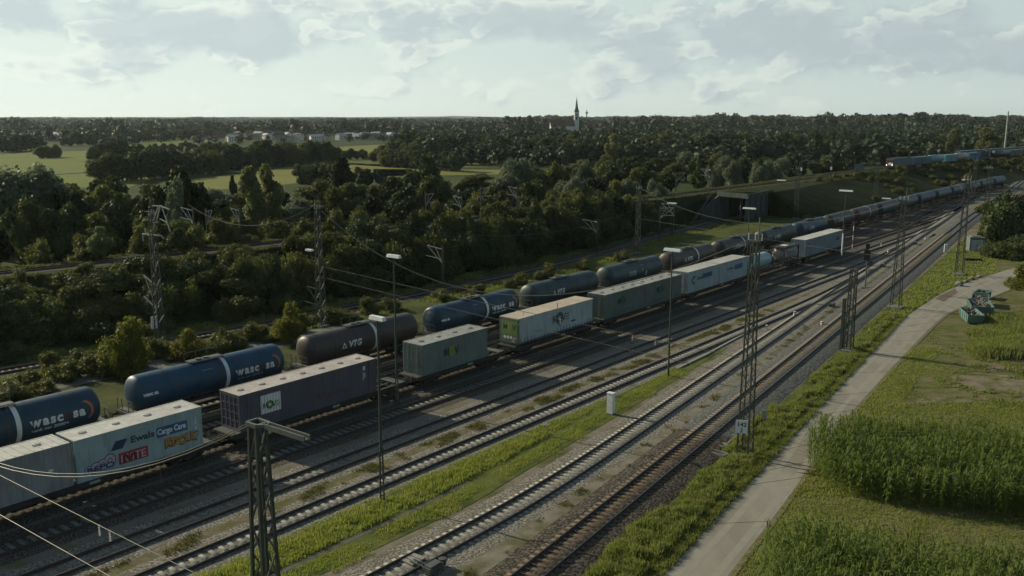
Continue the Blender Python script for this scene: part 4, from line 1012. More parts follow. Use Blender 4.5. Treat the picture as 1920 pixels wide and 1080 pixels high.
# lamps
_lp={}
def lamp(x,y,h,label,lat=3.6,hl=1.15,white_foot=False):
    th=thing('lamp_post',label,'lamp post',(x,y,0),RZX,'white headed yard lamps')
    if lat:
        b=MB(); 
        for sx in (-.17,.17): b.bar((sx,0,-.1),(sx*.7,0,lat),.08)
        for z in np.arange(.3,lat,.45): b.bar((-.16,0,z),(.16,0,z),.05)
        b.build('lattice_foot',STEELD,th)
    b=MB(); b.tube([(0,0,max(lat-.3,0)),(0,0,h)],[.10,.055],8); b.build('post',STEELD,th)
    if white_foot: b=MB(); b.cyl((0,0,1.5),(0,0,5.2),.13,n=8); b.build('painted_band',WHITE,th)
    b=MB(); m=hl/2
    b.v=[(-m,-.17,h),(m,-.17,h),(m,.17,h),(-m,.17,h),(-m*.94,-.13,h+.25),(m*.94,-.13,h+.25),(m*.94,.13,h+.25),(-m*.94,.13,h+.25)]
    b.f=[(0,3,2,1),(4,5,6,7),(0,1,5,4),(1,2,6,5),(2,3,7,6),(3,0,4,7)]; b.m=[0]*6; b.build('lamp_head',LAMPW,th)
for (f,ty,lab,lat,hl,wf) in (((717,937),600,'white headed lamp on a thin post in front of the long dark blue container',3.6,1.25,False),((745,758),483,'white headed lamp post rising from the gap between the dark blue and the grey-green container',3.0,1.5,False),
  ((1253,705),471,'white headed lamp in front of the coupled grey-green containers',0,1.75,False),((1577,495),359,'white headed lamp with a white painted foot at the end of the container train',0,2.3,True),
  ((1400,500),392,'white headed lamp behind the tall numbered mast, seen against the underpass',0,2.3,False),((1258,440),382,'small lamp at the foot of the dark bank, left of the underpass',0,2.2,False),
  ((1660,400),298+75,'far lamp behind the tank wagons on the right',0,2.2,False),((1806,400),338,'far lamp above the last tank wagons',0,2.2,False)):
    x,y=g(*f); lo,hi=0,40
    for _ in range(40):
        m=(lo+hi)/2; Z=m-CH; dd=y*CP-Z*SP; uu=y*SP+Z*CP
        if 540-FPX*uu/dd>ty: lo=m
        else: hi=m
    lamp(x,y,lo,lab,lat,hl,wf)
x,y=g(1463,345,UZ); lamp(x,y-1,7,'small lamp on the embankment right of the underpass',0,2.6)
b_=g(1752,312,UZ)
# embankment catenary masts
def cant_mast(x,y,z,h,side,label,plate=False,ang=None,arm=2.4,lat=False):
    th=thing('catenary_mast',label,'catenary mast',(x,y,z),RZX if ang is None else ang,'slim catenary masts behind the trains')
    b=MB()
    if lat:
        for s in (-.16,.16): b.bar((s,0,-.1),(s*.7,0,h),.09)
        for k in np.arange(.3,h,.6): b.bar((-.15,0,k),(.15,0,k),.06)
    else: b.bar((0,0,-.1),(0,0,h),.26,.22)
    b.build('post',STEELD,th); s=side; b=MB()
    b.bar((0,0,h-.4),(s*arm,0,h-.1),.07); b.bar((s*arm,0,h-.1),(s*.1,0,h-2.4),.07); b.bar((s*.6,0,h-1.8),(s*arm*1.1,0,h-1.6),.07); b.bar((s*arm*.45,0,h-.3),(s*.12,0,h-2.3),.06); b.build('cantilever',ARM,th)
    b=MB(); insulator(b,(s*.12,0,h-.38),(s*.6,0,h-.34),.08,4); insulator(b,(s*.14,0,h-2.3),(s*.5,0,h-1.85),.08,4); b.build('insulator',CERAM,th)
    if plate: b=MB(); b.box(-.3,.3,-.2,-.16,1.8,2.8); b.build('plate',WHITE,th)
    return th
for (px,py,z,h,s,lab,pl,lat,arm) in (
 (366,462,UZ,5.6,-1,'slim mast on the embankment with a white plate, right of the left lattice mast',True,True,3.2),(452,446,UZ,4.6,-1,'slim mast with a single arm in front of the tall pale poplars',False,False,2.4),(390,452,UZ,4.9,1,'plain slim mast between the plate mast and the poplars',False,False,1.6),
 (902,405,UZ,5.6,1,'left one of two facing slim masts in front of the round pale willow',False,False,2.3),(970,402,UZ,5.4,-1,'right one of two facing slim masts in front of the round pale willow',False,False,2.3),(799,412,UZ,5.0,1,'slim mast in a gap of the dark trees',False,False,2.0),(866,415,UZ,4.6,-1,'short slim mast half hidden by bushes',False,False,2.0),
 (1267,360,UZ,5.0,1,'slim mast above the bushes left of the underpass',False,False,2.4),(1331,362,UZ,6.0,-1,'slim lattice mast beside the raised track just left of the underpass',False,True,2.6),
 (1502,331,UZ,6.8,1,'left one of two plated masts above the grassy slope',True,False,3.4),(1558,329,UZ,6.6,-1,'right one of two plated masts above the grassy slope',True,False,3.4),
 (831,545,0,6.4,-1,'slim lattice mast with a double arm above the dark blue tank wagon',False,True,3.0),(1119,476,0,6.2,-1,'slim lattice mast with an arm beside the low track, above the slate tank wagon',False,True,3.3),(1236,452,0,7.0,1,'left one of two posts joined by an arm near the stair to the bridge',False,True,3.0),(1262,440,0,6.6,-1,'right one of two posts joined by an arm near the stair to the bridge',False,False,3.0),
 (1788,298,UZ,6,1,'far slim mast above the upper train',False,False,3),(1850,300,UZ,6,-1,'far slim mast right of the upper train tank',False,False,3)):
    x,y=g(px,py,z); cant_mast(x,y,z,h,s,lab,pl,lat=lat,arm=arm)
# trackside things
x,y=g(1145,776); th=thing('cable_cabinet','tall white cable cabinet standing in the grass strip','cabinet',(x,y,0),RZX)
b=MB(); b.box(-.28,.28,-.2,.2,.1,1.05); b.build('lower_box',WHITE,th); b=MB(); b.box(-.27,.27,-.19,.19,1.07,1.78); b.box(-.31,.31,-.23,.23,1.78,1.86); b.build('upper_box',WHITE,th); b=MB(); b.box(-.33,.33,-.25,.25,-.1,.1); b.build('plinth',CONC,th)
x,y=g(1622,541); th=thing('signal_post','dark railway signal on a pole left of the third tall lattice mast','signal',(x,y,0),RZB-PI/2)
b=MB(); b.cyl((0,0,-.1),(0,0,6.6),.09,n=8); b.bar((-.35,0,4.1),(.35,0,4.1),.06); b.build('post',STEEL,th)
b=MB(); b.box(-.42,.42,-.25,-.05,4.2,5.7); b.box(-.25,.25,-.3,-.05,5.8,6.6); b.build('signal_screen',BLACK,th); b=MB(); b.box(.3,.8,-.2,.1,3.4,4.1); b.build('relay_box',STEELD,th)
b=MB(); b.box(-.4,.4,-.4,.4,-.05,.25); b.build('foundation',CONC,th)
x,y=g(1598,466); th=thing('marker_pole','thin red and white marker pole beyond the end of the container train','pole',(x,y,0)); 
for k in range(6): b=MB(); b.cyl((0,0,k*.85),(0,0,k*.85+.85),.08,n=8); b.build('band',INK['red'] if k%2 else WHITE,th)
x,y=g(1773,473); th=thing('kilometre_post','short white stone post with zigzag edge beside the main track','marker post',(x,y,0),-.2)
b=MB(); b.box(-.3,.3,-.14,.14,-.1,1.5); b.build('post',WHITE,th); b=MB()
for k in range(4): b.prism([(-.3,-.16),(.28,-.16),(.28,-.143),(-.3,-.143)],.2+k*.34,.27+k*.34)
b.build('stripe',INK['grey'],th)
x,y=g(1431,812); th=thing('sign_post','small grey sign on a thin post right of the numbered mast','sign',(x,y,0),-.5); b=MB(); b.cyl((0,0,0),(0,0,1.5),.035,n=6); b.build('post',STEEL,th); b=MB(); b.box(-.16,.16,-.03,.03,1.2,1.9); b.build('plate',INK['grey'],th)
# point machine & cable ducts
x,y=g(812,1072); th=thing('point_machine','grey point machine beside the pale sleepered track at the bottom edge','point machine',(x,y,0),RZA)
b=MB(); b.box(-.55,.55,-.3,.3,.1,.42); b.box(-.45,.45,-.25,.25,.42,.5); b.build('housing',STEEL,th); b=MB(); b.bar((-.2,.3,.2),(-.2,1.6,.2),.06); b.bar((.1,.3,.2),(.1,1.6,.2),.06); b.cyl((.75,0,.15),(.75,0,.5),.22,n=14); b.build('rod',STEEL,th)
x,y=g(775,1052); th=thing('timber_panel','pale boards lying between the rails at the bottom edge','board',(x,y,0),RZA)
for k in range(3): b=MB(); b.box(-.5+k*.36,-.2+k*.36,-.45,.5,.06,.13+.01*k); b.build('plank',S_CONC,th)
for (px,py,L,a,lab) in ((1345,852,1.5,RZA+1.5,'concrete cable duct frame nearest the bottom, beside the numbered mast'),(1366,826,2.4,RZB,'long concrete cable duct running to the foot of the numbered mast'),(1348,836,1.2,RZA+1.4,'short concrete duct cover behind the duct frame')):
    x,y=g(px,py); th=thing('cable_duct',lab,'cable duct',(x,y,0),a,'concrete cable ducts'); b=MB(); b.box(-L/2,L/2,-.35,-.22,-.05,.2); b.box(-L/2,L/2,.22,.35,-.05,.2); b.build('side',CONC,th); b=MB(); b.box(-L/2,-L/2+.15,-.22,.22,.0,.18); b.box(L/2-.4,L/2,-.22,.22,.05,.19); b.build('cover',CONC,th)
x,y=g(1222,672)
th=thing('drain_channel','long thin pale channel beside the track right of the middle lamp','channel',(0,0,0)); b=MB(); p=[g(1268,693),g(1320,668),g(1375,638),g(1400,625)]; 
for a,c in zip(p[:-1],p[1:]): b.bar((a[0],a[1],.08),(c[0],c[1],.08),.22,.1)
b.build('channel',S_CONC,th)
for k,(px,py,lab) in enumerate(((1490,592,'low white marker stone nearest the tall numbered mast'),(1541,611,'low white marker stone left of the short double mast'),(1665,474,'low white marker stone among the converging tracks, middle one'),(1735,449,'low white marker stone among the converging tracks, farthest one'),(1652,462,'low white marker stone left of the third tall mast'),(1437,618,'low white marker stone right behind the tall numbered mast'))):
    x,y=g(px,py); th=thing('marker_stone',lab,'marker',(x,y,0),.2*k,'low marker stones in the fan of tracks'); b=MB(); b.box(-.14,.14,-.1,.1,-.05,.55); b.build('stone',WHITE,th); b=MB(); b.box(-.15,.15,-.11,.11,.36,.46); b.build('stripe',INK['red'],th)
for k,(px,py,lab) in enumerate(((1560,575,'point machine beside the first turnout'),(1655,500,'point machine beside the second turnout'),(1716,458,'point machine beside the third turnout'))):
    x,y=g(px,py); th=thing('point_machine','grey '+lab,'point machine',(x,y,0),RZB,'point machines in the fan'); b=MB(); b.box(-.55,.55,-.3,.3,.05,.42); b.box(-.45,.45,-.25,.25,.42,.5); b.build('housing',STEEL,th); b=MB(); b.bar((-.2,.3,.15),(-.2,1.9,.15),.06); b.build('rod',STEEL,th)
# hut
x,y=g(1827,470); th=thing('switch_hut','small grey equipment hut with pale doors at the edge of the grass','hut',(x,y,0),R(-8))
b=MB(); b.box(-1.25,1.25,-1.0,1.0,-.1,2.45); b.build('wall',paint('hut_grey',(.12,.14,.13),(.07,.07,.06),.5,.7),th); b=MB(); b.box(-1.4,1.4,-1.15,1.15,2.45,2.62); b.box(-.9,.9,-.7,.7,2.62,2.78); b.build('roof',CONC,th)
for s in (-.52,.52):
    b=MB(); b.box(s-.5,s+.5,-1.03,-1.0,.1,2.15); o=b.build('door',paint('hut_door',(.34,.38,.40),(.2,.2,.2),.3,.5),th); b=MB(); b.box(s-.4*(1 if s>0 else -1)-.03,s-.4*(1 if s>0 else -1)+.03,-1.06,-1.03,1.0,1.2); b.build('handle',BLACK,o)
x,y=g(1825,489); th=thing('wooden_trough','low dark trough lying in the grass below the hut','trough',(x,y,0),R(-15)); b=MB(); b.box(-1.3,1.3,-.3,.3,0,.4); b.box(-1.2,1.2,-.2,.2,.4,.42); b.build('box',M('dark_wood',(.03,.022,.018),(.05,.035,.028),.9),th)
# skips
TEAL=paint('skip_teal',(.10,.19,.175),(.12,.08,.05),.55,.5,.48,.7)
def blob(b,x,y,z,r,seed,mi=0,flat=.6,sub=1):
    bm=bmesh.new(); bmesh.ops.create_icosphere(bm,subdivisions=sub,radius=1); rr=random.Random(seed)
    ax=(rr.uniform(.7,1.3),rr.uniform(.7,1.3),flat*rr.uniform(.7,1.3))
    vs=[(x+v.co.x*r*ax[0]*rr.uniform(.75,1.2),y+v.co.y*r*ax[1]*rr.uniform(.75,1.2),z+v.co.z*r*ax[2]*rr.uniform(.75,1.2)) for v in bm.verts]
    b.add(vs,[tuple(v.index for v in f.verts) for f in bm.faces],mi); bm.free()
def skip(x,y,rz,L,W,Hh,fill,label):
    th=thing('waste_skip',label,'skip',(x,y,0),rz,'teal waste skips by the road'); b=MB(); h=L/2; w=W/2; s=.82
    def quadp(p): b.add(p,[(0,1,2,3)]); 
    for (z0,z1,f0,f1) in ((.12,Hh,s,1),):
        O=[(-h*f0,-w*.96,z0),(h*f0,-w*.96,z0),(h*f0,w*.96,z0),(-h*f0,w*.96,z0)]; T=[(-h,-w,z1),(h,-w,z1),(h,w,z1),(-h,w,z1)]
        b.add(O+T,[(0,3,2,1),(0,1,5,4),(1,2,6,5),(2,3,7,6),(3,0,4,7)])
        t=.05; Oi=[(-h*f0+t,-w*.96+t,z0+t),(h*f0-t,-w*.96+t,z0+t),(h*f0-t,w*.96-t,z0+t),(-h*f0+t,w*.96-t,z0+t)]; Ti=[(-h+t,-w+t,z1),(h-t,-w+t,z1),(h-t,w-t,z1),(-h+t,w-t,z1)]
        b.add(Oi+Ti,[(0,1,2,3),(0,4,5,1),(1,5,6,2),(2,6,7,3),(3,7,4,0)])
    b.build('tub',TEAL,th)
    r=MB()
    for p,q in (((-h,-w,Hh),(h,-w,Hh)),((h,-w,Hh),(h,w,Hh)),((h,w,Hh),(-h,w,Hh)),((-h,w,Hh),(-h,-w,Hh))): r.bar(p,q,.11,.1)
    for xx in np.linspace(-h*.7,h*.7,4):
        for sgn in (-1,1): r.bar((xx*.9,sgn*(w*.96+.02),.15),(xx,sgn*(w+.02),Hh),.08)
    r.build('rim',TEAL,th)
    rub=thing('rubbish_pile','heap of brown and pale rubbish in the '+label.split(' skip')[0]+' skip','rubbish',(x,y,0),rz,'rubbish in the skips'); m=MB()
    for k in range(fill):
        blob(m,random.uniform(-h*.75,h*.75),random.uniform(-w*.75,w*.75),Hh*.62+random.uniform(0,.35),random.uniform(.14,.34),k,random.choice((0,0,1,2)))
    m.box(-h*.8,h*.8,-w*.85,w*.85,.3,Hh*.6,0)
    for k in range(fill//4):
        a=random.uniform(0,6); X_,Y_=random.uniform(-h*.6,h*.6),random.uniform(-w*.6,w*.6); m.bar((X_,Y_,Hh*.8),(X_+math.cos(a)*.9,Y_+math.sin(a)*.9,Hh+.2),.07,.04,2)
    m.build('scrap',[M('rubbish_brown',(.10,.065,.045),(.05,.035,.03),.9,scale=6),M('rubbish_dark',(.03,.028,.025),None,.9),M('rubbish_pale',(.30,.27,.24),(.2,.17,.14),.8,scale=6)],rub)
x,y=g(1822,585,1.1); skip(x,y,R(76),4.6,1.8,1.15,34,'nearest teal skip at the road edge, half full')
x,y=g(1838,570,1.2); skip(x,y,R(70),5.0,2.5,1.3,90,'second and fullest teal skip heaped with scrap')
x,y=g(1838,556,1.1); skip(x,y,R(62),3.6,2.0,1.1,26,'third teal skip behind the fullest one')
x,y=g(1843,545,1.0); skip(x,y,R(50),2.4,1.7,.9,5,'farthest and smallest teal skip, almost empty')
x,y=g(1798,536); th=thing('boulder','pale boulder at the edge of the road before the skips','boulder',(x,y,0)); b=MB(); blob(b,0,0,.25,.5,5,sub=2,flat=.8); b.build('stone',CONC,th)
for k,(px,py) in enumerate(((1811,529),(1822,524),(1835,521))):
    x,y=g(px,py); th=thing('boulder','dark low stone beside the pale boulder','boulder',(x,y,0),0,'dark stones at the road edge'); b=MB(); blob(b,0,0,.15,.42,9+k,sub=2); b.build('stone',CONC,th)
# ---------------------------------------------------------------- upper train
def simple_car(kind,L,c1,label,group='wagons of the far upper train'):
    th=thing(kind,label,'wagon' if kind!='locomotive' else 'locomotive',group=group if kind!='locomotive' else None); h=L/2-.4
    b=MB(); b.box(-h,h,-1.2,1.2,.75,1.05); b.build('frame',UNDER,th)
    for x in (-h+2.2,h-2.2):
        b=MB(); b.box(x-1.3,x+1.3,-1.1,1.1,.35,.75)
        for w in (-.9,.9): b.cyl((x+w,-1.05,.46),(x+w,1.05,.46),.46,n=10)
        b.build('bogie',UNDER,th)
    return th,h
cars=[('locomotive',19,None,'red and white electric locomotive with lit headlights heading the upper train'),
 ('b',17,'dkb','dark blue wagon right behind the locomotive'),('t',14,'cy','bright turquoise tank wagon behind the dark blue wagon'),('b',13,'cy2','turquoise container wagon in the middle of the upper train'),('t',13,'beige','beige tank wagon of the upper train'),('b',13,'blue','deep blue container wagon of the upper train'),
 ('f',19,None,'empty flat wagon of the upper train'),('t',17,'dkg','dark tank wagon with a pale dome end'),('b',15,'sl','slate wagon with white posts'),('b',17,'dkr','dark reddish wagon of the upper train'),('t',12,'pk','pale ended tank wagon at the right of the upper train'),('b',18,'sl','long slate blue wagon near the right edge'),('b',16,'cy2','turquoise grey wagon at the right edge of the upper train')]
CC=dict(dkb=(.04,.09,.12),cy=(.13,.30,.33),cy2=(.10,.24,.28),beige=(.33,.30,.24),blue=(.03,.09,.19),dkg=(.05,.07,.075),sl=(.06,.085,.10),dkr=(.09,.06,.06),pk=(.30,.28,.26))
CM={k:paint('car_'+k,v,(.08,.07,.06),.5,.5) for k,v in CC.items()}
x,y=g(1650,318,UZ); dist=PU.near(x,y)[1]
HEAD=bpy.data.materials.new('headlight'); HEAD.use_nodes=True; HEAD.node_tree.nodes['Principled BSDF'].inputs['Emission Color'].default_value=(1,.95,.85,1); HEAD.node_tree.nodes['Principled BSDF'].inputs['Emission Strength'].default_value=2
for kind,L,c,lab in cars:
    th,h=simple_car({'locomotive':'locomotive','b':'container_wagon','t':'tank_wagon','f':'flat_wagon'}[kind],L,c,lab)
    if kind=='locomotive':
        b=MB(); b.box(-h+.6,h-.6,-1.45,1.45,1.05,3.7); b.build('body',CM['dkb'],th)
        for s,nm in ((-1,'red'),(1,'red')):
            b=MB(); x0=s*(h-.6); x1=s*h; b.add([(x0,-1.45,1.0),(x0,1.45,1.0),(x0,1.45,3.7),(x0,-1.45,3.7),(x1,-1.3,1.0),(x1,1.3,1.0),(x1-s*.5,1.3,3.6),(x1-s*.5,-1.3,3.6)],[(0,1,5,4),(1,2,6,5),(2,3,7,6),(3,0,4,7),(4,5,6,7)]); cabp=b.build('cab',paint('loco_red',(.085,.03,.03),(.1,.09,.08),.4,.5),th)
            b=MB(); b.box(x1-.10,x1+.06,-1.1,.35,1.5,2.3); b.build('white_front',WHITE,cabp)
            b=MB(); b.box(x1-s*.3-.1,x1-s*.3+.1,-1.1,1.1,2.5,3.3); b.build('windscreen',BLACK,cabp)
        for yy in (-1.0,1.0):
            b=MB(); b.cyl((-h-.12,yy,1.5),(-h-.2,yy,1.5),.17,n=12); b.build('headlight',HEAD,th)
        b=MB(); b.box(-h+1.5,h-1.5,-.9,.9,3.7,3.9); b.bar((-4,0,3.9),(-2.5,0,4.8),.08); b.bar((-2.5,0,4.8),(-4.2,0,5.4),.08); b.bar((-4.2,-.9,5.4),(-4.2,.9,5.4),.1); b.build('roof_gear',STEELD,th)
    elif kind=='b':
        for k,(a,e) in enumerate(((-h+.1,-.1),(.1,h-.1))):
            b=MB(); b.box(a,e,-1.22,1.22,1.05,3.65)
            for xx in np.arange(a+.5,e,1.2): b.box(xx-.05,xx+.05,-1.25,1.25,1.1,3.6)
            b.build('container',CM[c],th)
    elif kind=='t':
        b=MB(); b.lathe([(-h+.3,.05),(-h+.4,.8),(-h+.9,1.4),(0,1.42),(h-.9,1.4),(h-.4,.8),(h-.3,.05)],n=20,cz=2.5); b.build('tank',CM[c],th,smooth=True); b=MB(); b.box(-1,1,-.5,.5,3.9,4.0); b.build('walkway',STEEL,th)
    dist+=L/2; q,a=PU.at(dist); th.location=(q[0],q[1],UZ+.2); th.rotation_euler=(0,0,a); dist+=L/2
x,y=g(1690,300,UZ); dist=PU2.near(x,y)[1]
for k in range(9):
    th,h=simple_car('container_wagon',17,None,'dull dark blue wagon standing on the second raised track behind the upper train','dark wagons behind the upper train')
    b=MB(); b.box(-h+.1,h-.1,-1.22,1.22,1.05,4.3)
    for xx in np.arange(-h+.5,h,1.1): b.box(xx-.05,xx+.05,-1.25,1.25,1.1,4.25)
    b.build('container',CM['sl' if k%3 else 'dkb'],th)
    dist+=8.5; q,a=PU2.at(dist); th.location=(q[0],q[1],UZ+.2); th.rotation_euler=(0,0,a); dist+=9
x,y=g(1610,326,UZ); q,a=PU.at(PU.near(x,y)[1]); 
th=thing('noise_barrier','grey blue corrugated panel wall left of the upper train','barrier',(x,y,UZ),a+.12); b=MB(); corr_side(11,.2,3.3,-.05,-1,pitch=.9,dep=.12,b=b); b.box(-5.5,5.5,-.02,.02,.2,3.3); b.build('panel',CM['sl'],th)
b=MB()
for xx in (-5.5,-1.8,1.8,5.5): b.box(xx-.1,xx+.1,-.12,.12,-.1,3.5 if xx>-5 else 5)
b.build('post',STEEL,th)
x,y=g(1880,318); th=thing('radio_mast','tall slim radio mast rising above the horizon at the right edge','radio mast',(x,y,0)); b=MB(); D_=y; b.tube([(0,0,0),(0,0,CH+ (219-209)/1700*D_)],[.55,.30],8); b.build('pole',ARM,th)
b=MB(); b.box(-3.4,2.2,-1.2,1.2,0,2.6); b.build('base_cabin',WHITE,th); b=MB(); b.box(-.5,.7,-.4,.4,2.6,5); b.build('antenna_box',WHITE,th)
x,y=g(1842,378); 
# ---------------------------------------------------------------- village and church
def gable(b,w,l,h,rh,over=.4,mi=0): pass
WALLW=paint('render_white',(.62,.61,.57),(.3,.28,.25),.3,.9); WALLC=paint('render_cream',(.40,.36,.28),(.25,.22,.18),.3,.9)
ROOFS=[paint('tiles_red',(.15,.07,.055),(.08,.05,.045),.5,.85),paint('tiles_dark',(.045,.04,.042),(.08,.07,.065),.4,.8),paint('tiles_grey_glint',(.36,.37,.36),(.12,.12,.12),.4,.6),paint('tiles_brown',(.09,.06,.05),(.05,.04,.035),.4,.85)]  # grey tiles lightened so the sun's glint on roofs sits in their colour
WIN=M('window_glass',(.02,.025,.03),None,.15)
_h={}
def house(x,y,rz,k,s,label):
    key=k
    if key in _h: th=copy_tree(_h[key])
    else:
        th=thing('house','','house',group='village houses'); _h[key]=th; w,l,h,rh=4.5,6.5,(3.2,5.2,6.0)[k%3],(4.2,3.6,2.2)[k%3]
        b=MB(); b.box(-l,l,-w,w,0,h); b.add([(-l,-w,h),(-l,w,h),(-l,0,h+rh),(l,-w,h),(l,w,h),(l,0,h+rh)],[(0,2,1),(3,4,5)]); b.build('wall',[WALLW,WALLC][k%2],th)
        r=MB(); o=.5
        for sg in (-1,1):
            z0=h-o*rh/w; P=[(-l-o,sg*(w+o),z0),(l+o,sg*(w+o),z0),(l+o,0,h+rh+.05),(-l-o,0,h+rh+.05)]; Q=[(a,b_,c+.25) for a,b_,c in P]; r.add(P+Q,[(0,1,2,3),(4,5,6,7),(0,1,5,4),(1,2,6,5),(2,3,7,6),(3,0,4,7)])
        ro=r.build('roof',ROOFS[k%4],th); c=MB(); c.box(1.2,2.0,-.4+.8,.4+.8,h+rh*.5,h+rh+1); c.build('chimney',ROOFS[0],ro)
        wn=0
        for xx in (-4.2,-1.4,1.4,4.2):
            for zz in ([1.2] if h<4 else [1.2,3.8]):
                m=MB(); m.box(xx-.55,xx+.55,-w-.04,-w+.02,zz,zz+1.3); m.build('window',WIN,th)
        for yy in (-1.8,1.8): m=MB(); m.box(-l-.04,-l+.02,yy-.5,yy+.5,1.2,2.5); m.build('window',WIN,th)
    th.location=(x,y,0); th.rotation_euler=(0,0,rz); th.scale=(s,s,s); th['label']=label; return th
rcol=['red tiled','dark roofed','grey roofed','brown roofed']
hs=[(92,262,3,1.4,5),(372,268,1,1,7),(388,262,0,1.2,3),(402,261,4,1.2,2),(418,262,0,1.2,3),(438,266,2,1.2,0),(468,262,3,1.1,1),(480,262,5,1.2,3),(500,262,2,1.2,2),(524,262,1,1.2,2),(530,269,5,1.3,3),(541,268,1,1.2,2),(556,263,6,1.1,1),(562,262,0,1.1,3),(592,265,2,1.2,3),(602,263,6,1.1,1),(640,262,2,1.2,1),(655,261,2,1.2,2),(672,261,6,1.2,0),(688,262,5,1.1,2),(702,262,5,1.2,5),(716,262,4,1.1,1),(731,260,2,1.2,3),(754,258,6,1.1,3),(762,258,2,1.1,0),(820,258,6,1,1),(905,250,2,1.1,1),(1020,250,5,1.3,2),(1120,250,7,1.2,1),(1133,252,2,1.2,2),(1180,251,2,1.3,2),(1240,247,6,1.3,2),(1552,243,2,1.3,2),(1625,244,2,1.3,1),(1705,245,4,1.4,1),(1718,247,4,1.4,2),(1730,247,0,1.5,0),(1845,243,6,1.5,2),(1141,268,1,1.2,0),(1110,249,3,1.3,1)]
rr_=random.Random(3)
hs+=[(px+rr_.uniform(-9,9),py-rr_.uniform(.5,4),(k+3)%8,s*.9,o) for px,py,k,s,o in hs if 360<px<780]+[(px+rr_.uniform(-12,12),py-rr_.uniform(3,8),(k+5)%8,s,o) for px,py,k,s,o in hs if 360<px<780]
for i,(px,py,k,s,o) in enumerate(hs):
    x,y=g(px,py+rr_.uniform(-.5,.5)); k=k%8
    where='in the village beyond the fields' if px<760 else ('near the church' if px<1200 else 'far right among the woods')
    where={0:'in the village beyond the fields, left part',1:'in the middle of the village beyond the fields',2:'in the village, right part'}[0 if px<480 else 1 if px<610 else 2] if 100<px<800 else where
    house(x,y,rr_.uniform(-.9,.9),k,s*.7,'small %s %s house %s'%(['low','tall','flat gabled'][k%3],rcol[k%4],where))
# low hall with bright roof at left
x,y=g(78,264); th=thing('farm_hall','long low hall with a bright roof among the trees at the far left','hall',(x,y,0),.15); b=MB(); b.box(-22,22,-8,8,0,6); b.build('wall',WALLC,th); b=MB(); b.add([(-23,-9,5.8),(23,-9,5.8),(23,0,9),(-23,0,9),(23,9,5.8),(-23,9,5.8)],[(0,1,2,3),(3,2,4,5)]); b.box(-3,3,-.6,.6,8.6,9.6); b.build('roof',WHITE,th)
def church():
    x,y=at_dist(1081,219,1300)[:2]; th=thing('church','white village church with a tall dark green needle spire and long brown roof','church',(x,y,0),R(4))
    b=MB(); b.box(-3.1,3.1,-3.1,3.1,0,31)
    for s in (-1,1):
        for t in (-1,1): b.box(s*2.9-.35,s*2.9+.35,t*2.9-.35,t*2.9+.35,0,30.5)
    b.box(-3.5,3.5,-3.5,3.5,19.6,20.1); b.box(-3.5,3.5,-3.5,3.5,30.9,31.4); tw=b.build('tower',WALLW,th)
    for s in (-1,1):
        b=MB(); b.box(-1.0,1.0,s*3.2-.12,s*3.2+.12,20.6,25.0); b.build('belfry_window',WIN,th)
    b=MB(); b.cyl((0,-3.15,27.3),(0,-3.3,27.3),1.3,n=20); b.build('clock_face',WIN,th)
    SP=paint('spire_copper',(.06,.10,.085),(.04,.05,.045),.5,.6); b=MB(); z=31.4
    b.add([(-3.4,-3.4,z),(3.4,-3.4,z),(3.4,3.4,z),(-3.4,3.4,z),(-1.9,-1.9,z+5),(1.9,-1.9,z+5),(1.9,1.9,z+5),(-1.9,1.9,z+5)],[(0,1,5,4),(1,2,6,5),(2,3,7,6),(3,0,4,7)])
    b.cyl((0,0,z+4.5),(0,0,z+20.5),2.3,.06,n=8); b.cyl((0,0,z+20),(0,0,z+22.3),.12,n=6); b.bar((-.7,0,z+21.6),(.7,0,z+21.6),.14); b.build('spire',SP,th)
    n=MB(); n.box(-37,-3.2,-7.5,7.5,0,12); n.add([(-37,-7.5,12),(-37,7.5,12),(-37,0,20),(-3.2,-7.5,12),(-3.2,7.5,12),(-3.2,0,20)],[(0,2,1),(3,4,5)])
    n.box(-14,-4,-12,-7.5,0,10.5); n.build('nave_wall',WALLW,th)
    r=MB()
    for sg in (-1,1):
        P=[(-37.6,sg*8.3,11.3),(-3.1,sg*8.3,11.3),(-3.1,0,20.2),(-37.6,0,20.2)]; Q=[(a,b_,c+.3) for a,b_,c in P]; r.add(P+Q,[(0,1,2,3),(4,5,6,7),(0,1,5,4),(1,2,6,5),(2,3,7,6),(3,0,4,7)])
    r.build('nave_roof',paint('nave_tiles',(.085,.05,.042),(.05,.035,.03),.5,.9),th)
    for xx in (-33,-27,-21): 
        m=MB(); m.box(xx-.8,xx+.8,-7.6,-7.45,4,9.5); m.build('window',WIN,th)
church()
x,y=at_dist(1100,219,4000)[:2]; th=thing('television_tower','thin distant television tower right of the church spire','tower',(x,y,0)); b=MB(); b.cyl((0,0,0),(0,0,40),3.0,2.2,n=12); b.cyl((0,0,36),(0,0,40),3,6,n=14); b.cyl((0,0,40),(0,0,44),6,6,n=14); b.cyl((0,0,44),(0,0,47),6,2,n=14); b.cyl((0,0,46),(0,0,60),1.3,.5,n=8); b.build('shaft',CONC,th)
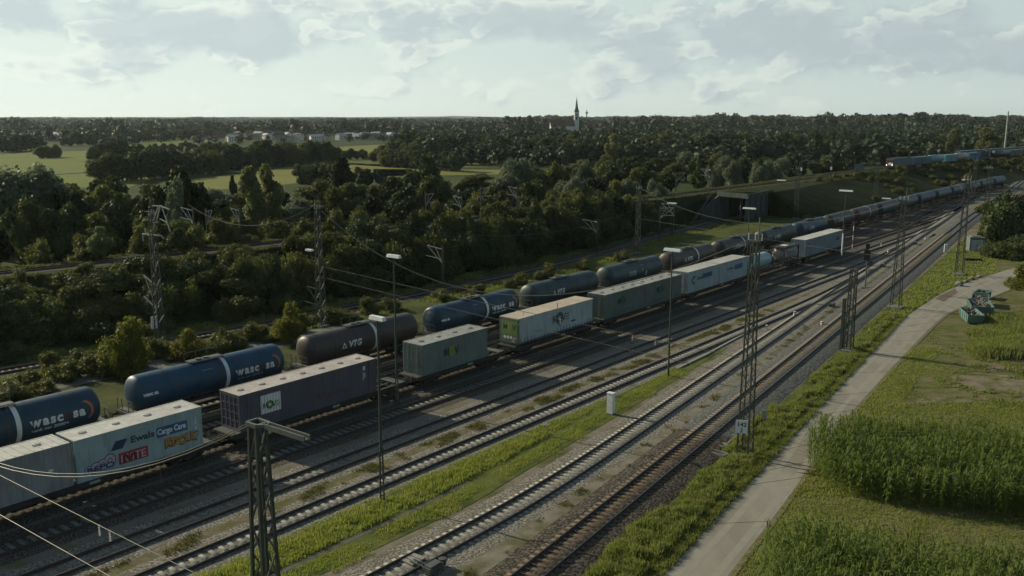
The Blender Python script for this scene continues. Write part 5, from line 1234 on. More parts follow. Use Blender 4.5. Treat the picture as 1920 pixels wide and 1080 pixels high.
# ---------------------------------------------------------------- fields
FM=[mat('hay_field',(.135,.142,.040),(.165,.165,.050),.95,scale=.03,detail=8,stretch=(.3,1.5,1)),mat('green_field',(.105,.132,.030),(.130,.150,.038),.95,scale=.03,detail=8),mat('stubble_field',(.19,.155,.07),(.16,.13,.06),.95,scale=.05,detail=6),mat('crop_field',(.085,.10,.035),(.105,.12,.04),.95,scale=.4,detail=5,stretch=(.1,1,1))]
FP=[([(-10,291),(60,286),(205,281),(350,300),(330,312),(110,326),(-10,330)],1),([(105,328),(332,314),(300,330),(240,352),(100,352)],1),([(360,336),(600,306),(772,309),(775,330),(620,336),(480,352),(390,356)],0),([(610,281),(640,275),(735,270),(728,280),(690,292),(612,295)],0),([(600,297),(945,303),(1000,306),(980,313),(760,315),(600,305)],3),([(700,317),(940,318),(935,327),(700,331)],0),
 ([(200,268),(400,262),(400,270),(205,277)],1),([(1075,286),(1145,285),(1150,292),(1075,293)],0),([(1340,270),(1490,269),(1490,278),(1345,279)],2),([(-10,270),(70,268),(60,282),(-10,284)],1),([(815,266),(880,265),(880,269),(815,270)],0),([(1260,287),(1285,287),(1285,292),(1260,292)],2)]
for P,mi in FP: quad_sheet('field',[g(*p) for p in P],.0,FM[mi])
b=MB(); p0,p1,p2=g(108,327),g(230,319),g(330,313); b.bar((*p0,.05),(*p1,.05),1.6,.05); b.bar((*p1,.05),(*p2,.05),1.6,.05); b.build('path',G_DARK,kind='structure')
quad_sheet('path',[g(0,752),g(0,735),g(180,695),g(420,650),g(530,627),g(700,600),g(720,612),g(550,646),g(430,668),g(180,715)],.004,mat('pale_path',(.17,.17,.15),(.12,.12,.10),.95,scale=.5,detail=7))
# hills on the horizon
b=MB(); n=90
for row,(D,hh) in enumerate(((8200,0),(8500,1),(9000,1),(9350,0))):
    for k in range(n+1):
        X_=-6500+13000*k/n; e=noise.noise(Vector((k*.11,3.1,0)))*.6+noise.noise(Vector((k*.31,7.7,0)))*.25; z=max(0,(22+44*max(0,e)*(1 if X_>-700 else .4)))*hh*(1.1 if row==2 else .85)
        b.v.append((X_,D,z-2))
for r_ in range(3):
    for k in range(n): o=r_*(n+1)+k; b.f.append((o,o+1,o+n+2,o+n+1)); b.m.append(0)
b.build('hills',mat('hill_forest',(.03,.045,.03),(.05,.06,.035),.95,scale=.002,detail=6),kind='structure',smooth=True)
# ---------------------------------------------------------------- vegetation
def crown_arrays(seed,nl,n,size,rx,rz,zc,lr=(.30,.48),up=.25,topw=1.0,spiky=0,inner=True):
    "leaf faces spread through a cluster of lobes; unit metres for a 10 m tree"
    r=np.random.default_rng(seed); C=[];Rr=[]
    for i in range(nl):
        a=r.uniform(0,2*PI); h=r.uniform(-1,1); q=math.sqrt(max(0,1-h*h))*r.uniform(.25,.8); w=1 if h<0 else topw
        C.append((rx*q*math.cos(a)*w,rx*q*math.sin(a)*w,zc+rz*h*.78)); Rr.append(rx*r.uniform(*lr)*(1 if h<.4 else .8))
    C=np.array(C);Rr=np.array(Rr); w=Rr**2; k=r.choice(nl,n,p=w/w.sum())
    d=r.normal(size=(n,3)); d[:,2]+=up; d/=np.linalg.norm(d,axis=1)[:,None]
    rad=Rr[k]*(1-.28*r.random(n)**1.5)*(1+.14*np.sin(d[:,0]*9+k)*np.sin(d[:,2]*8+k*2)); rad*=np.where(r.random(n)<.06,1.18,1)
    P=C[k]+d*rad[:,None]*np.array([1,1,1.0])
    if spiky: P[:,2]+=spiky*r.random(n)**3*np.where(d[:,2]>.4,1,0)
    nn=d+r.normal(size=(n,3))*.75; nn/=np.linalg.norm(nn,axis=1)[:,None]
    t=np.cross(nn,r.normal(size=(n,3))); t/=np.linalg.norm(t,axis=1)[:,None]; u=np.cross(nn,t); s=size*r.uniform(.55,1.35,n)[:,None]/2
    V=np.stack([P-t*s-u*s*.35,P+t*s*.15-u*s*.85,P+t*s+u*s*.3,P-t*s*.1+u*s*.9],1).reshape(-1,3); F=np.arange(4*n).reshape(n,4)
    if inner:
        bm=bmesh.new(); bmesh.ops.create_icosphere(bm,subdivisions=1,radius=1); iv=np.array([v.co[:] for v in bm.verts]); fi=np.array([[v.index for v in f.verts] for f in bm.faces]); bm.free()
        fi=np.concatenate([fi,fi[:,2:]],1)
        for c,q in zip(C,Rr):
            F=np.concatenate([F,fi+len(V)]); V=np.concatenate([V,iv*q*.70+c])
    return V,F
def fix_tris(F): return F
def leaf_mesh(name,VF,m):
    V,F=VF; faces=[]; me=bpy.data.meshes.new(name)
    tri=F[:,2]==F[:,3]; q=F[~tri]; t=F[tri][:,:3]; nq,nt_=len(q),len(t)
    me.vertices.add(len(V)); me.vertices.foreach_set('co',V.astype(np.float32).ravel()); me.loops.add(nq*4+nt_*3)
    me.loops.foreach_set('vertex_index',np.concatenate([q.ravel(),t.ravel()]).astype(np.int32)); me.polygons.add(nq+nt_)
    me.polygons.foreach_set('loop_start',np.concatenate([np.arange(nq)*4,nq*4+np.arange(nt_)*3]).astype(np.int32)); me.materials.append(m); me.update(calc_edges=True); return me
def trunk_mesh(seed,h,r0,rx,zc):
    r=random.Random(seed); b=MB(); b.tube([(0,0,-.3),(.05,0,h*.25),(r.uniform(-.2,.2),r.uniform(-.2,.2),h*.55),(r.uniform(-.3,.3),r.uniform(-.3,.3),h*.85)],[r0*1.3,r0,r0*.7,r0*.2],7)
    for k in range(5):
        a=2*PI*k/5+r.uniform(-.4,.4); z=h*r.uniform(.25,.5); b.tube([(0,0,z),(math.cos(a)*rx*.35,math.sin(a)*rx*.35,z+h*.12),(math.cos(a)*rx*.7,math.sin(a)*rx*.7,z+h*.28)],[r0*.5,r0*.35,r0*.08],5)
    return b.mesh('trunk',BARK)
LM=dict(dark=leafmat('leaf_dark',(.026,.040,.012),(.046,.060,.017),.42,.28),olive=leafmat('leaf_olive',(.055,.068,.019),(.088,.094,.028),.35,.38),
        willow=leafmat('leaf_willow',(.095,.118,.070),(.125,.142,.088),.15,.35),poplar=leafmat('leaf_poplar',(.115,.132,.050),(.145,.158,.068),.12,.4),yellow=leafmat('leaf_yellow',(.125,.130,.026),(.100,.110,.024),.12,.5),
        far=leafmat('leaf_far',(.020,.034,.015),(.036,.052,.020),0,.15,.03))
def spec(kind,seed):
    if kind=='dark': return (LM['dark'],crown_arrays(seed,17,5200,.52,4.2,4.1,5.6),(10,.28,4.2))
    if kind=='olive': return (LM['olive'],crown_arrays(seed,15,5000,.48,4.0,3.9,5.4),(10,.25,4.0))
    if kind=='willow': return (LM['willow'],crown_arrays(seed,16,5600,.42,4.3,4.0,5.0,spiky=.6),(10,.3,4.3))
    if kind=='poplar': return (LM['poplar'],crown_arrays(seed,18,6500,.40,2.6,4.7,5.4,lr=(.38,.6)),(10,.25,2.2))
    if kind=='yellow': return (LM['yellow'],crown_arrays(seed,14,7000,.30,2.9,4.2,5.2,lr=(.35,.6),topw=.55,spiky=.9,inner=False),(10,.14,2.4))
    if kind=='shrub': return (LM['olive'],crown_arrays(seed,11,3600,.42,4.6,2.2,2.4,lr=(.32,.5),spiky=.5),(4,.14,4.0))
    if kind=='dshrub': return (LM['dark'],crown_arrays(seed,11,3600,.42,4.6,2.2,2.4,lr=(.32,.5),spiky=.4),(4,.14,4.0))
PROTO={}
def proto(kind,i):
    k=(kind,i)
    if k not in PROTO:
        m,vf,tr=spec(kind,sum(map(ord,kind))*13+i*101)
        PROTO[k]=(leaf_mesh('crown',vf,m),trunk_mesh(i,tr[0],tr[1],tr[2],0))
    return PROTO[k]
NAME=dict(dark='broadleaf_tree',olive='broadleaf_tree',willow='willow_tree',poplar='poplar_tree',yellow='young_tree',shrub='shrub',dshrub='shrub')
CATG=dict(dark='tree',olive='tree',willow='tree',poplar='tree',yellow='tree',shrub='shrub',dshrub='shrub')
rt=random.Random(21)
SCRUB=[]
def scrub(kind,x,y,z,H,Wd): SCRUB.append((rt.randrange(4),x,y,z,H,Wd,rt.uniform(0,6.28)))
def build_scrub():
    base=[crown_arrays(700+s_,10,1500,.5,4.6,2.2,2.4,lr=(.32,.5),spiky=.5) for s_ in range(4)]; VV=[];FF=[];o=0
    for i,x,y,z,H,Wd,a in SCRUB:
        V,F=base[i]; k=Wd/10.4; c,s_=math.cos(a)*k,math.sin(a)*k; M_=np.array([[c,-s_,0],[s_,c,0],[0,0,H/4.9]]); VV.append(V@M_.T+np.array([x,y,z])); FF.append(F+o); o+=len(V)
    link('scrub',leaf_mesh('scrub',(np.concatenate(VV),np.concatenate(FF)),LM['olive']),label='tangled low scrub covering the ground around the low track',cat='scrub',kind='stuff')
def plant(kind,x,y,z,H,Wd,label,group=None,i=None):
    i=rt.randrange(4) if i is None else i; cr,tr=proto(kind,i)
    base=10.0 if kind not in('shrub','dshrub') else 4.9; rx=dict(dark=4.9,olive=4.7,willow=5.0,poplar=3.2,yellow=3.2,shrub=5.2,dshrub=5.2)[kind]
    th=thing(NAME[kind],label,CATG[kind],(x,y,z),rt.uniform(0,6.28),group); th.scale=(Wd/2/rx,Wd/2/rx,H/base)
    link('crown',cr,th); link('trunk',tr,th); return th
def zof(ptop,Y): return CH+ (HOR-ptop)/FPX*Y*1.0
def tree_px(kind,px,ptop,Y,wpx,label,z=0,group=None,i=None):
    a=at_dist(px,ptop,Y); return plant(kind,a[0],Y,z,a[2]-z,wpx/FPX*Y,label,group,i)
# --- single trees one can point at
for a in (
 ('yellow',237,590,84,98,'loose light green young tree left of the blue tank wagon, tallest of three'),
 ('yellow',348,612,90,72,'small bright yellow green tree between the two blue tank wagons and the low track'),
 ('yellow',541,563,97,64,'young yellow green tree behind the left end of the sooty brown tank wagon'),
 ('willow',36,296,150,190,'big silvery tree at the left edge rising over the green field'),
 ('willow',80,290,158,90,'silvery tree top right beside the big one at the left edge'),
 ('dark',335,313,152,120,'big dark rounded tree above the left lattice mast'),
 ('willow',330,330,148,60,'grey green tree top leaning against the big dark rounded tree'),
 ('poplar',470,312,160,66,'pale bright poplar on the left of the twin pair'),('poplar',503,309,163,62,'pale bright poplar on the right of the twin pair'),
 ('dark',435,324,245,18,'tiny dark lone tree in the field left of the twin poplars'),
 ('dark',636,286,225,66,'dark tree in front of the pale field, right of the twin poplars'),('dark',800,286,235,80,'tall dark tree standing over the strip fields in the middle'),
 ('willow',968,288,240,78,'big round pale willow in the middle of the photo'),('olive',1040,300,250,50,'rounded mid green tree just right of the big pale willow'),('willow',1098,300,262,52,'pale grey willow with a flat top, second right of the big one'),
 ('willow',1078,330,205,62,'pale feathery willow above the dark bank in the middle'),('willow',1180,326,215,44,'pointed pale willow left of the mast above the underpass'),('willow',1232,330,218,50,'small pale willow behind the single mast left of the underpass'),
 ('willow',1375,302,270,50,'left one of the two pale willows above the underpass'),('willow',1425,300,280,48,'right one of the two pale willows above the underpass'),('willow',1335,305,262,34,'narrow pale willow left of the pair above the underpass'),
 ('poplar',1150,252,420,36,'yellowish tree with a slim crown right of the church'),('dark',975,230,900,26,'dark dense tree on the horizon left of the church'),('poplar',993,216,1000,22,'pale tall tree on the horizon left of the church'),
 ('poplar',1855,240,440,60,'yellowish broad tree above the upper train near the right edge'),('poplar',1790,240,460,42,'pale green tree above the upper train'),
 ('dark',440,498,116,150,'wide dark bush on the slope above the sooty brown tank wagon'),
 ('poplar',185,425,119,56,'bright pointed tree on the near side of the raised track at the left'),('olive',340,425,124,60,'bushy tree hiding the raised track right of the left lattice mast'),
 ('olive',185,530,106,76,'rounded light bush on the slope, second left of the left lattice mast'),
 ):
    k,px,pt,Y,w,lab=a; z=0
    if k=='dark' and px==440: k='olive'
    if lab.startswith('bright pointed') or lab.startswith('bushy tree'): z=UZ-.3
    if lab.startswith('rounded light bush'): z=2
    if lab.startswith('wide dark'): z=.8
    if k=='yellow': z=-1.1
    tree_px(k,px,pt,Y,w,lab,z)
# right side bushes
x,y=g(1905,566); plant('yellow',x+1.5,y,0,5.6,6.5,'big yellow green bush at the right edge beside the skips',i=1)
for px,py,H,W_,k,lab in ((1868,458,7.0,10,'dshrub','dark dense bush behind the hut, left one'),(1905,452,7.8,12,'dshrub','dark dense bush behind the hut, at the right edge'),(1880,430,7.5,11,'dshrub','dark dense bush behind the hut, middle one'),(1850,425,5.5,7,'olive','smaller olive bush beside the track behind the hut'),
   (1868,482,2.6,7,'shrub','low clipped looking hedge bush right of the hut'),(1900,486,2.8,8,'shrub','low hedge bush at the right edge right of the hut'),(1935,478,3.4,9,'dshrub','low dark hedge bush cut by the right edge')):
    x,y=g(px,py); plant(k,x,y,0,H,W_,lab)
# --- layered woods: each row is a line of separate trees at its own distance
SKY=[ # distance, [(px, y of the crown tops)], spacing m, kinds, label
 (136,[(-240,395),(-60,400),(0,385),(60,365),(120,375),(180,390),(240,378),(290,400),(360,415),(430,400),(520,415),(600,400)],6.5,'ddod','dark tree in the shaded belt behind the raised track, front row'),
 (150,[(-240,335),(-60,340),(0,330),(110,352),(170,358),(250,372),(285,360),(400,378),(440,385),(540,370),(600,352),(660,350),(720,372),(800,365)],7,'ddoo','dark rounded tree in the belt behind the raised track'),
 (172,[(-240,332),(-60,330),(110,346),(180,340),(240,352),(300,372),(390,372),(540,378),(590,340),(650,345),(700,372),(760,340),(830,345),(880,372)],7.5,'dodow','olive or dark tree in the middle of the belt behind the raised track'),
 (200,[(140,332),(190,326),(250,346),(560,352),(600,332),(660,330),(700,352),(745,322),(830,325),(870,352),(940,348),(1000,330),(1050,345),(1120,348)],8,'ddoow','tree in the rear of the belt left of the big pale willow'),
 (235,[(560,362),(690,345),(725,330),(770,318),(830,330),(930,330),(1010,318),(1060,330),(1130,325),(1180,330),(1250,318),(1310,320),(1380,322)],8.5,'ddow','tree in the wood behind the pale willows'),
 (290,[(880,345),(1000,330),(1050,312),(1110,318),(1150,300),(1200,305),(1290,300),(1330,290),(1400,298),(1450,290),(1530,290)],9,'ddoow','tree in the dark wood above the underpass'),
 (345,[(170,338),(230,334),(840,330),(1000,318),(1150,285),(1210,300),(1300,282),(1420,292),(1500,286),(1560,288),(1640,290)],10,'dodow','tree in the wood behind the plated masts'),
]
def interp(pts,x):
    for (a,b_),(c,d_) in zip(pts[:-1],pts[1:]):
        if a<=x<=c: return b_+(d_-b_)*(x-a)/(c-a)
    return None
KM={'d':'dark','o':'olive','w':'willow'}
ntree=0
def near_u(x,y): 
    d_,t=PU.near(x,y); return d_
for D,pts,sp,ks,lab in SKY:
    px=pts[0][0]
    while px<pts[-1][0]:
        yt=interp(pts,px); Y=D*rt.uniform(.96,1.04); yt+=rt.uniform(-5,7)*150/D; a=at_dist(px,yt,Y)
        H=a[2]; 
        if H>3 and near_u(a[0],a[1])>13 and not (365<px<760 and D<=150 and False):
            k=KM[rt.choice(ks)]; plant(k,a[0],a[1],0,H,max(sp*1.45,min(H*.8,sp*1.9))*rt.uniform(.85,1.15),lab,'trees of the belt, %d m row'%D); ntree+=1
        px+=sp/D*FPX*rt.uniform(.75,1.2)
# hedges and clumps in the fields, (px,top,base,width px)
cl=random.Random(5)
def hedge(p0,p1,n,hh,lab,kinds='ddo',grp=None,w=1.1):
    global ntree
    for k in range(n):
        f=(k+.5)/n+cl.uniform(-.3,.3)/n; px=p0[0]+(p1[0]-p0[0])*f; py=p0[1]+(p1[1]-p0[1])*f; x,y=g(px,py); H=hh*cl.uniform(.8,1.2)
        plant(KM[cl.choice(kinds)],x,y,-.13*H,H*1.1,H*w*cl.uniform(.9,1.3),lab,grp or lab[:40]); ntree+=1
hedge((195,342),(430,322),18,10,'dark tree in the long hedge between the green and the pale field','ddo')
hedge((250,330),(620,298),26,10.5,'tree in the rear of the long hedge between the fields','ddo')
hedge((430,318),(618,305),12,12,'tree at the thick right end of the long hedge','ddo')
hedge((165,302),(235,300),6,10,'dark tree in the small clump standing in the green field','d')
hedge((75,297),(108,295),4,8,'tree in the tiny clump left in the green field','do')
hedge((0,286),(75,280),8,11,'tree behind the green field at the far left','d')
hedge((112,275),(330,262),15,11,'tree in the straight row behind the green field','d')
hedge((340,262),(395,262),5,11,'tree at the left end of the village','d')
hedge((230,288),(420,281),13,7,'low tree in the middle hedge behind the green field','do')
hedge((640,300),(690,298),4,6,'small dark bush in the pale fields in the middle','d')
hedge((720,312),(860,322),10,9,'dark tree along the strip fields','ddo')
hedge((560,345),(720,350),9,7,'low tree in front of the pale field','do')
for r_,(a,c,n,h) in enumerate((((720,300),(1200,312),28,13),((735,290),(1240,298),26,13.5),((700,302),(780,310),6,9),((760,278),(1330,286),26,14),((1150,300),(1560,300),20,13),((1230,288),(1640,290),18,14.5),((1480,296),(1980,284),22,13),((1560,282),(2000,272),16,15))):
    hedge(a,c,n,h,'tree in the broad wood in the middle distance, row %s from the front'%['one','two','three','four','five','six','seven','eight'][r_],'ddoo')
print('individual trees',ntree)
# --- shrubs on the near slope of the embankment
sh=random.Random(9); ns=0
for k in range(520):
    t=sh.uniform(PU.near(-75,92)[1],PU.near(42,222)[1]); off=sh.uniform(6,18.5); q,a=PU.at(t); nx,ny=math.sin(a),-math.cos(a); x,y=q[0]+nx*off,q[1]+ny*off
    run=11; z=max(0,UZ*(1-(off-4.2)/run)) if off>4.2 else UZ
    if PL.near(x,y)[0]<5.2 or (x>34 and off>9) or y>218: continue
    H=sh.uniform(2.4,5.0)*(1.15 if x>-35 else .72)
    if off>15: H*=.7
    if off<8.5: H*=(.9 if x>-46 else .62)
    if ns>=222: break
    lab='leafy shrub on the slope above the low track, '+('left part below the raised track' if x<-40 else 'behind the tank wagons' if x<-10 else 'left of the underpass')
    plant('shrub' if sh.random()<.6 else 'dshrub',x,y,z-.3,H,sh.uniform(5,8.5),lab,lab[:60]); ns+=1
for k in range(60): # crest and back side saplings
    t=sh.uniform(PU.near(-70,96)[1],PU.near(30,210)[1]); off=sh.uniform(-8.5,-4.5); q,a=PU.at(t); nx,ny=math.sin(a),-math.cos(a)
    scrub('shrub',q[0]+nx*off,q[1]+ny*off,UZ-.8,sh.uniform(1.6,4.2),sh.uniform(3,5.5))
for k in range(34):
    t=sh.uniform(PL.near(-75,60)[1],PL.near(14,160)[1]); off=sh.uniform(-8.5,-4.5) if k%3 else sh.uniform(4.0,6.5); q,a=PL.at(t); nx,ny=-math.sin(a),math.cos(a); x,y=q[0]+nx*off,q[1]+ny*off
    if y>165: continue
    if off<0 and A(0,0) and (x*nA_[0]+y*nA_[1])>-71: continue
    scrub('shrub',x,y,-.1,sh.uniform(.9,2.1),sh.uniform(2.5,4.5))
for k in range(22):
    t=sh.uniform(PL.near(18,168)[1],PL.near(42,203)[1]); off=sh.uniform(4.2,6.5); q,a=PL.at(t); x,y=q[0]-math.sin(a)*off,q[1]+math.cos(a)*off
    plant('shrub' if k%2 else 'dshrub',x,y,1.5,sh.uniform(2.2,3.6),sh.uniform(3.5,5.5),'shrub hanging over the bank left of the underpass portal','shrubs left of the underpass portal')
for (px,py) in ((30,745),(80,735),(120,712),(180,700),(215,705),(250,690),(330,672),(365,662),(440,655),(480,636),(510,640),(560,622),(620,606),(650,602),(660,598),(820,560),(870,548),(150,690),(60,725),(205,690),(95,700),(265,672),(420,645),(450,640),(585,610),(300,668),(395,668),(690,590),(730,582)):
    x,y=g(px,py); scrub('shrub',x,y,-.1,sh.uniform(1.0,2.0),sh.uniform(3.5,5))
for k in range(110):   # crest of the bank left of the lattice mast
    t=sh.uniform(PU.near(-95,75)[1],PU.near(-42,127)[1]); off=sh.uniform(4.6,8.5); q,a=PU.at(t)
    scrub('shrub',q[0]+math.sin(a)*off,q[1]-math.cos(a)*off,max(0,UZ*(1-(off-4)/11))-.3,sh.uniform(.8,1.6)+(off-4.6)*.25,sh.uniform(2.5,4.5))
for k in range(170):   # scrub on the grassy slope right of the underpass
    t=sh.uniform(PU.near(84,268)[1],PU.near(250,435)[1]); off=sh.choice((sh.uniform(4.5,9),sh.uniform(4.5,24))); q,a=PU.at(t); x,y=q[0]+math.sin(a)*off,q[1]-math.cos(a)*off
    scrub('shrub',x,y,max(0,UZ*(1-(off-6)/20))-.5,sh.uniform(.9,2.4),sh.uniform(2.5,6))
build_scrub()
# --- far woods: one mass
def far_woods():
    base=[]
    for s in range(6):
        V,F=crown_arrays(900+s,10,300,1.35,4.6,4.2,5.2,lr=(.42,.62),inner=False)
        bm=bmesh.new(); bmesh.ops.create_icosphere(bm,subdivisions=1,radius=1); iv=np.array([v.co[:] for v in bm.verts]); fi=np.array([[v.index for v in f.verts] for f in bm.faces]); bm.free()
        r=np.random.default_rng(s); W=iv*np.array([2.9,2.9,3.1])*r.uniform(.8,1.15,(len(iv),1))+np.array([0,0,5.0]); fi=np.concatenate([fi,fi[:,2:]],1)
        base.append((np.concatenate([V,W]),np.concatenate([F,fi+len(V)])))
    VV=[];FF=[];o=0; r=random.Random(77)
    D=470
    while D<5200:
        sp=max(9,D*.0085); span=D*1.75; x=-span/2
        while x<span/2:
            y=D*r.uniform(.97,1.03); px=960+FPX*x/y*1.0; py=HOR+CH/y*FPX; ok=True
            if -150<px<610 and D<800 : ok=False
            if 560<px<740 and D<900: ok=False
            if px<120 and 800<D<900: ok=False
            if 340<px<780 and 850<D<1180: ok=r.random()<.72
            if px<740 and 800<=D<1000 and px>200: ok=ok and r.random()<.35
            if 1000<px<1150 and 1080<D<1330: ok=r.random()<.25 and not (1020<px<1095)
            if 1020<px<1100 and 850<D<1090: ok=ok and r.random()<.5
            if 1330<px<1500 and 690<D<860: ok=r.random()<.3
            if 1100<D<1300 and 1500<px<1740: ok=r.random()<.5
            if ok and r.random()<.93:
                H=r.uniform(9,15) if D<900 else r.uniform(10,17)
                if D>1150: H=r.uniform(14,19)+ (6.5 if px>950 else 1.5)+10*noise.noise(Vector((px*.012,D*.0008,0)))
                if 340<px<780 and D<1180: H=r.uniform(4,9.5)
                if px>1580 and px<1800 and D>1300: H+=5
                if px<120 and D<1500: H*=.9
                wv=(max(sp*1.5,H*.75) if not (340<px<780 and D<1180) else H*1.1)*r.uniform(.9,1.4); V,F=base[r.randrange(6)]; a=r.uniform(0,6.28); c,s_=math.cos(a),math.sin(a)
                k=wv/9.6; M_=np.array([[c*k,-s_*k,0],[s_*k,c*k,0],[0,0,H/10.0]]); W=V@M_.T+np.array([x,y,0]); VV.append(W); FF.append(F+o); o+=len(V)
            x+=sp*r.uniform(.8,1.2)
        D*=1.075
    V=np.concatenate(VV);F=np.concatenate(FF); print('far woods faces',len(F))
    me=leaf_mesh('far_woods',(V,F),LM['far']); link('far_woods',me,label='far off woods stretching to the horizon',cat='woods',kind='stuff')
far_woods()
# --- grass, weeds and maize
def blades(name,pts,m,hr,wr,label,cat,lean=.5,per=3,curl=.5):
    "pts: list of (x,y,z,scale)"
    P=np.array(pts); n=len(P)*per; P=np.repeat(P,per,0); r=RNG
    P[:,0]+=r.normal(0,.10,n); P[:,1]+=r.normal(0,.10,n); h=r.uniform(hr[0],hr[1],n)*P[:,3]; w=r.uniform(wr[0],wr[1],n)*np.sqrt(P[:,3]); a=r.uniform(0,2*PI,n); l=r.uniform(.1,lean,n)*h
    dx,dy=np.cos(a),np.sin(a); b=r.uniform(0,2*PI,n); ex,ey=np.cos(b)*w/2,np.sin(b)*w/2
    V=np.zeros((n,5,3)); B0=P[:,:3]
    V[:,0]=B0-np.stack([ex,ey,np.zeros(n)],1); V[:,1]=B0+np.stack([ex,ey,np.zeros(n)],1)
    mid=B0+np.stack([dx*l*.35,dy*l*.35,h*.6],1); V[:,2]=mid+np.stack([ex,ey,np.zeros(n)],1)*.8; V[:,3]=mid-np.stack([ex,ey,np.zeros(n)],1)*.8
    V[:,4]=B0+np.stack([dx*l,dy*l,h],1)
    V=V.reshape(-1,3); o=np.arange(n)[:,None]*5; F=np.concatenate([o+np.array([[0,1,2,3]]),o+np.array([[3,2,4,4]])]); 
    F2=F.copy(); 
    me=leaf_mesh(name,(V,F2),m); return link(name,me,label=label,cat=cat,kind='stuff')
def scatter(az,u0,u1,t0,t1,n,dens,seed=0,pw=1.0):
    r=random.Random(seed); out=[]
    for _ in range(n):
        t=t0+(t1-t0)*r.random()**pw; u=u0(t)+(u1(t)-u0(t))*r.random() if callable(u0) else r.uniform(u0,u1); x,y=put(az,u,t); s=dens(x,y,u,t)
        if s>0: out.append((x,y,0,s))
    return out
nz=lambda x,y,s,o=0: noise.noise(Vector((x*s,y*s,o)))
GM=dict(tassel=leafmat('maize_tassel',(.26,.27,.10),(.20,.22,.07),0,.4,.6),lush=leafmat('grass_lush',(.165,.200,.050),(.235,.250,.078),0,.5,.35),dry=leafmat('grass_dry',(.13,.12,.045),(.09,.095,.028),0,.25,.5),weed=leafmat('weed_leaf',(.135,.165,.042),(.200,.210,.075),0,.45,.5),maize=leafmat('maize_leaf',(.080,.122,.026),(.125,.160,.040),0,.45,.6))
T4=Path(t4)
def strip34(x,y,u,t):
    d4,tt=T4.near(x,y); 
    if d4<2.6: return 0
    # right of track 3: u>-42; lush band hugs the left, rut, then thin band
    q,a=T4.at(tt); side=(x-q[0])*math.sin(a)-(y-q[1])*math.cos(a)
    if side>0: return 0
    f=nz(x,y,.35)*.5+.5
    if d4<3.4: return .45 if f>.62 else 0
    if d4<4.6: return .6*f+.15 if f>.30 else 0
    if d4<5.3: return 0
    lush=.85+.75*nz(x,y,.45,3)+.3*nz(x,y,1.6,3)
    if nz(x,y,.9,11)>.38: return 0
    if t>52: lush*=max(.35,1-(t-52)/26)
    if u<-41.2: lush*=.55
    return lush
quad_sheet('grass_strip',[A(-41.9,12),put(AZA,-41.9,98),B(-30.9,98),B(-31,84),B(-31,70),(2.2,62.3),(-2.6,54.8),(-9.6,46.6),(-15,40),(-21,32)],.006,G_GRASS)
quad_sheet('wheel_rut',[(T4.at(t)[0][0]-math.sin(T4.at(t)[1])*4.75,T4.at(t)[0][1]+math.cos(T4.at(t)[1])*4.75) for t in range(8,50,6)]+[(T4.at(t)[0][0]-math.sin(T4.at(t)[1])*5.1,T4.at(t)[0][1]+math.cos(T4.at(t)[1])*5.1) for t in range(44,2,-6)],.012,G_DARK)
blades('grass',scatter(AZA,-42.0,-30,16,78,80000,strip34,1,1.0),GM['lush'],(.12,.38),(.028,.05),'lush grass strip between the yard tracks','grass')
def wstrip(x,y,u,t):
    f=nz(x,y,.3,5)*.5+.5; g2=nz(x,y,1.1,2)
    e=-21.0+ .9*nz(0,t,.12,8)+(0 if t<75 else .9)
    if u<e+.25 : return 0
    if u<e+1.0 and f<.5: return 0
    if u>-18.2: return .5+.3*g2
    return (.85+.7*g2)
quad_sheet('grass_verge',[B(-20.7,-20),B(-17.0,-20),B(-17.2,30)]+[p for p in rl[2:40]]+[B(-10,195),B(-17,215)]+[B(-20.0,200),B(-20.3,150),B(-20.5,90),B(-20.6,60),B(-20.7,40)],.004,G_GRASS)
blades('grass',scatter(AZB,-21.3,-17.35,26,120,60000,wstrip,2,1.25),GM['weed'],(.22,.62),(.045,.085),'weedy verge between the main track and the farm road','grass')
def rightside(x,y,u,t):
    d=nz(x,y,.12,4)
    # inside the road -> none
    for a,c in zip(rr[:-1],rr[1:]):
        if min(a[1],c[1])<=y<=max(a[1],c[1]) and y!=c[1]:
            f=(y-a[1])/((c[1]-a[1]) or 1); xr=a[0]+(c[0]-a[0])*f
            if x<xr+.15: return 0
            break
    if y>76 and x>xr+3.5 and d>-.1: return 0
    return (.75+.4*d)*(.75 if y<56 else 1)
blades('grass',scatter(AZB,-14.4,9,26,105,95000,rightside,3,1.3),GM['lush'],(.08,.20),(.035,.07),'short grass around the maize right of the road','grass')
blades('grass',scatter(AZB,-13.5,14,68,112,26000,lambda x,y,u,t: (.9+.6*nz(x,y,.2)) if nz(x,y,.35,4)+.5*nz(x,y,1.2)>.05 and u>-13.2 else 0,13),GM['weed'],(.06,.2),(.05,.10),'sparse short grass on the dry meadow behind the maize','grass')
def soil_patch(cx,cy,rx,ry,seed):
    cxw,cyw=g(cx,cy); P=[]
    for k in range(60):
        a=2*PI*k/60; f=1+.35*noise.noise(Vector((math.cos(a)*1.6,math.sin(a)*1.6,seed)))+.16*noise.noise(Vector((math.cos(a)*5,math.sin(a)*5,seed))); P.append((cxw+rx*f*math.cos(a),cyw+ry*f*math.sin(a)))
    return P
G_SOIL=mat('bare_brown_soil',(.150,.125,.088),(.200,.170,.125),.95,scale=.8,detail=9,bump=.6,bscale=5,c3=(.080,.088,.032),s3=.45,c3r=(.46,.62))
for sp_ in ((1885,722,5.2,3.4,1.3),(1800,690,3.6,1.6,4.1),(1930,680,4.5,2.4,7.7),(1760,752,2.6,.9,9.2)): quad_sheet('bare_soil',soil_patch(*sp_),.001+.002*sp_[4]/9,G_SOIL)
def tall(x,y,u,t): return 1+.5*nz(x,y,.4)
pts=[]; r=random.Random(4)
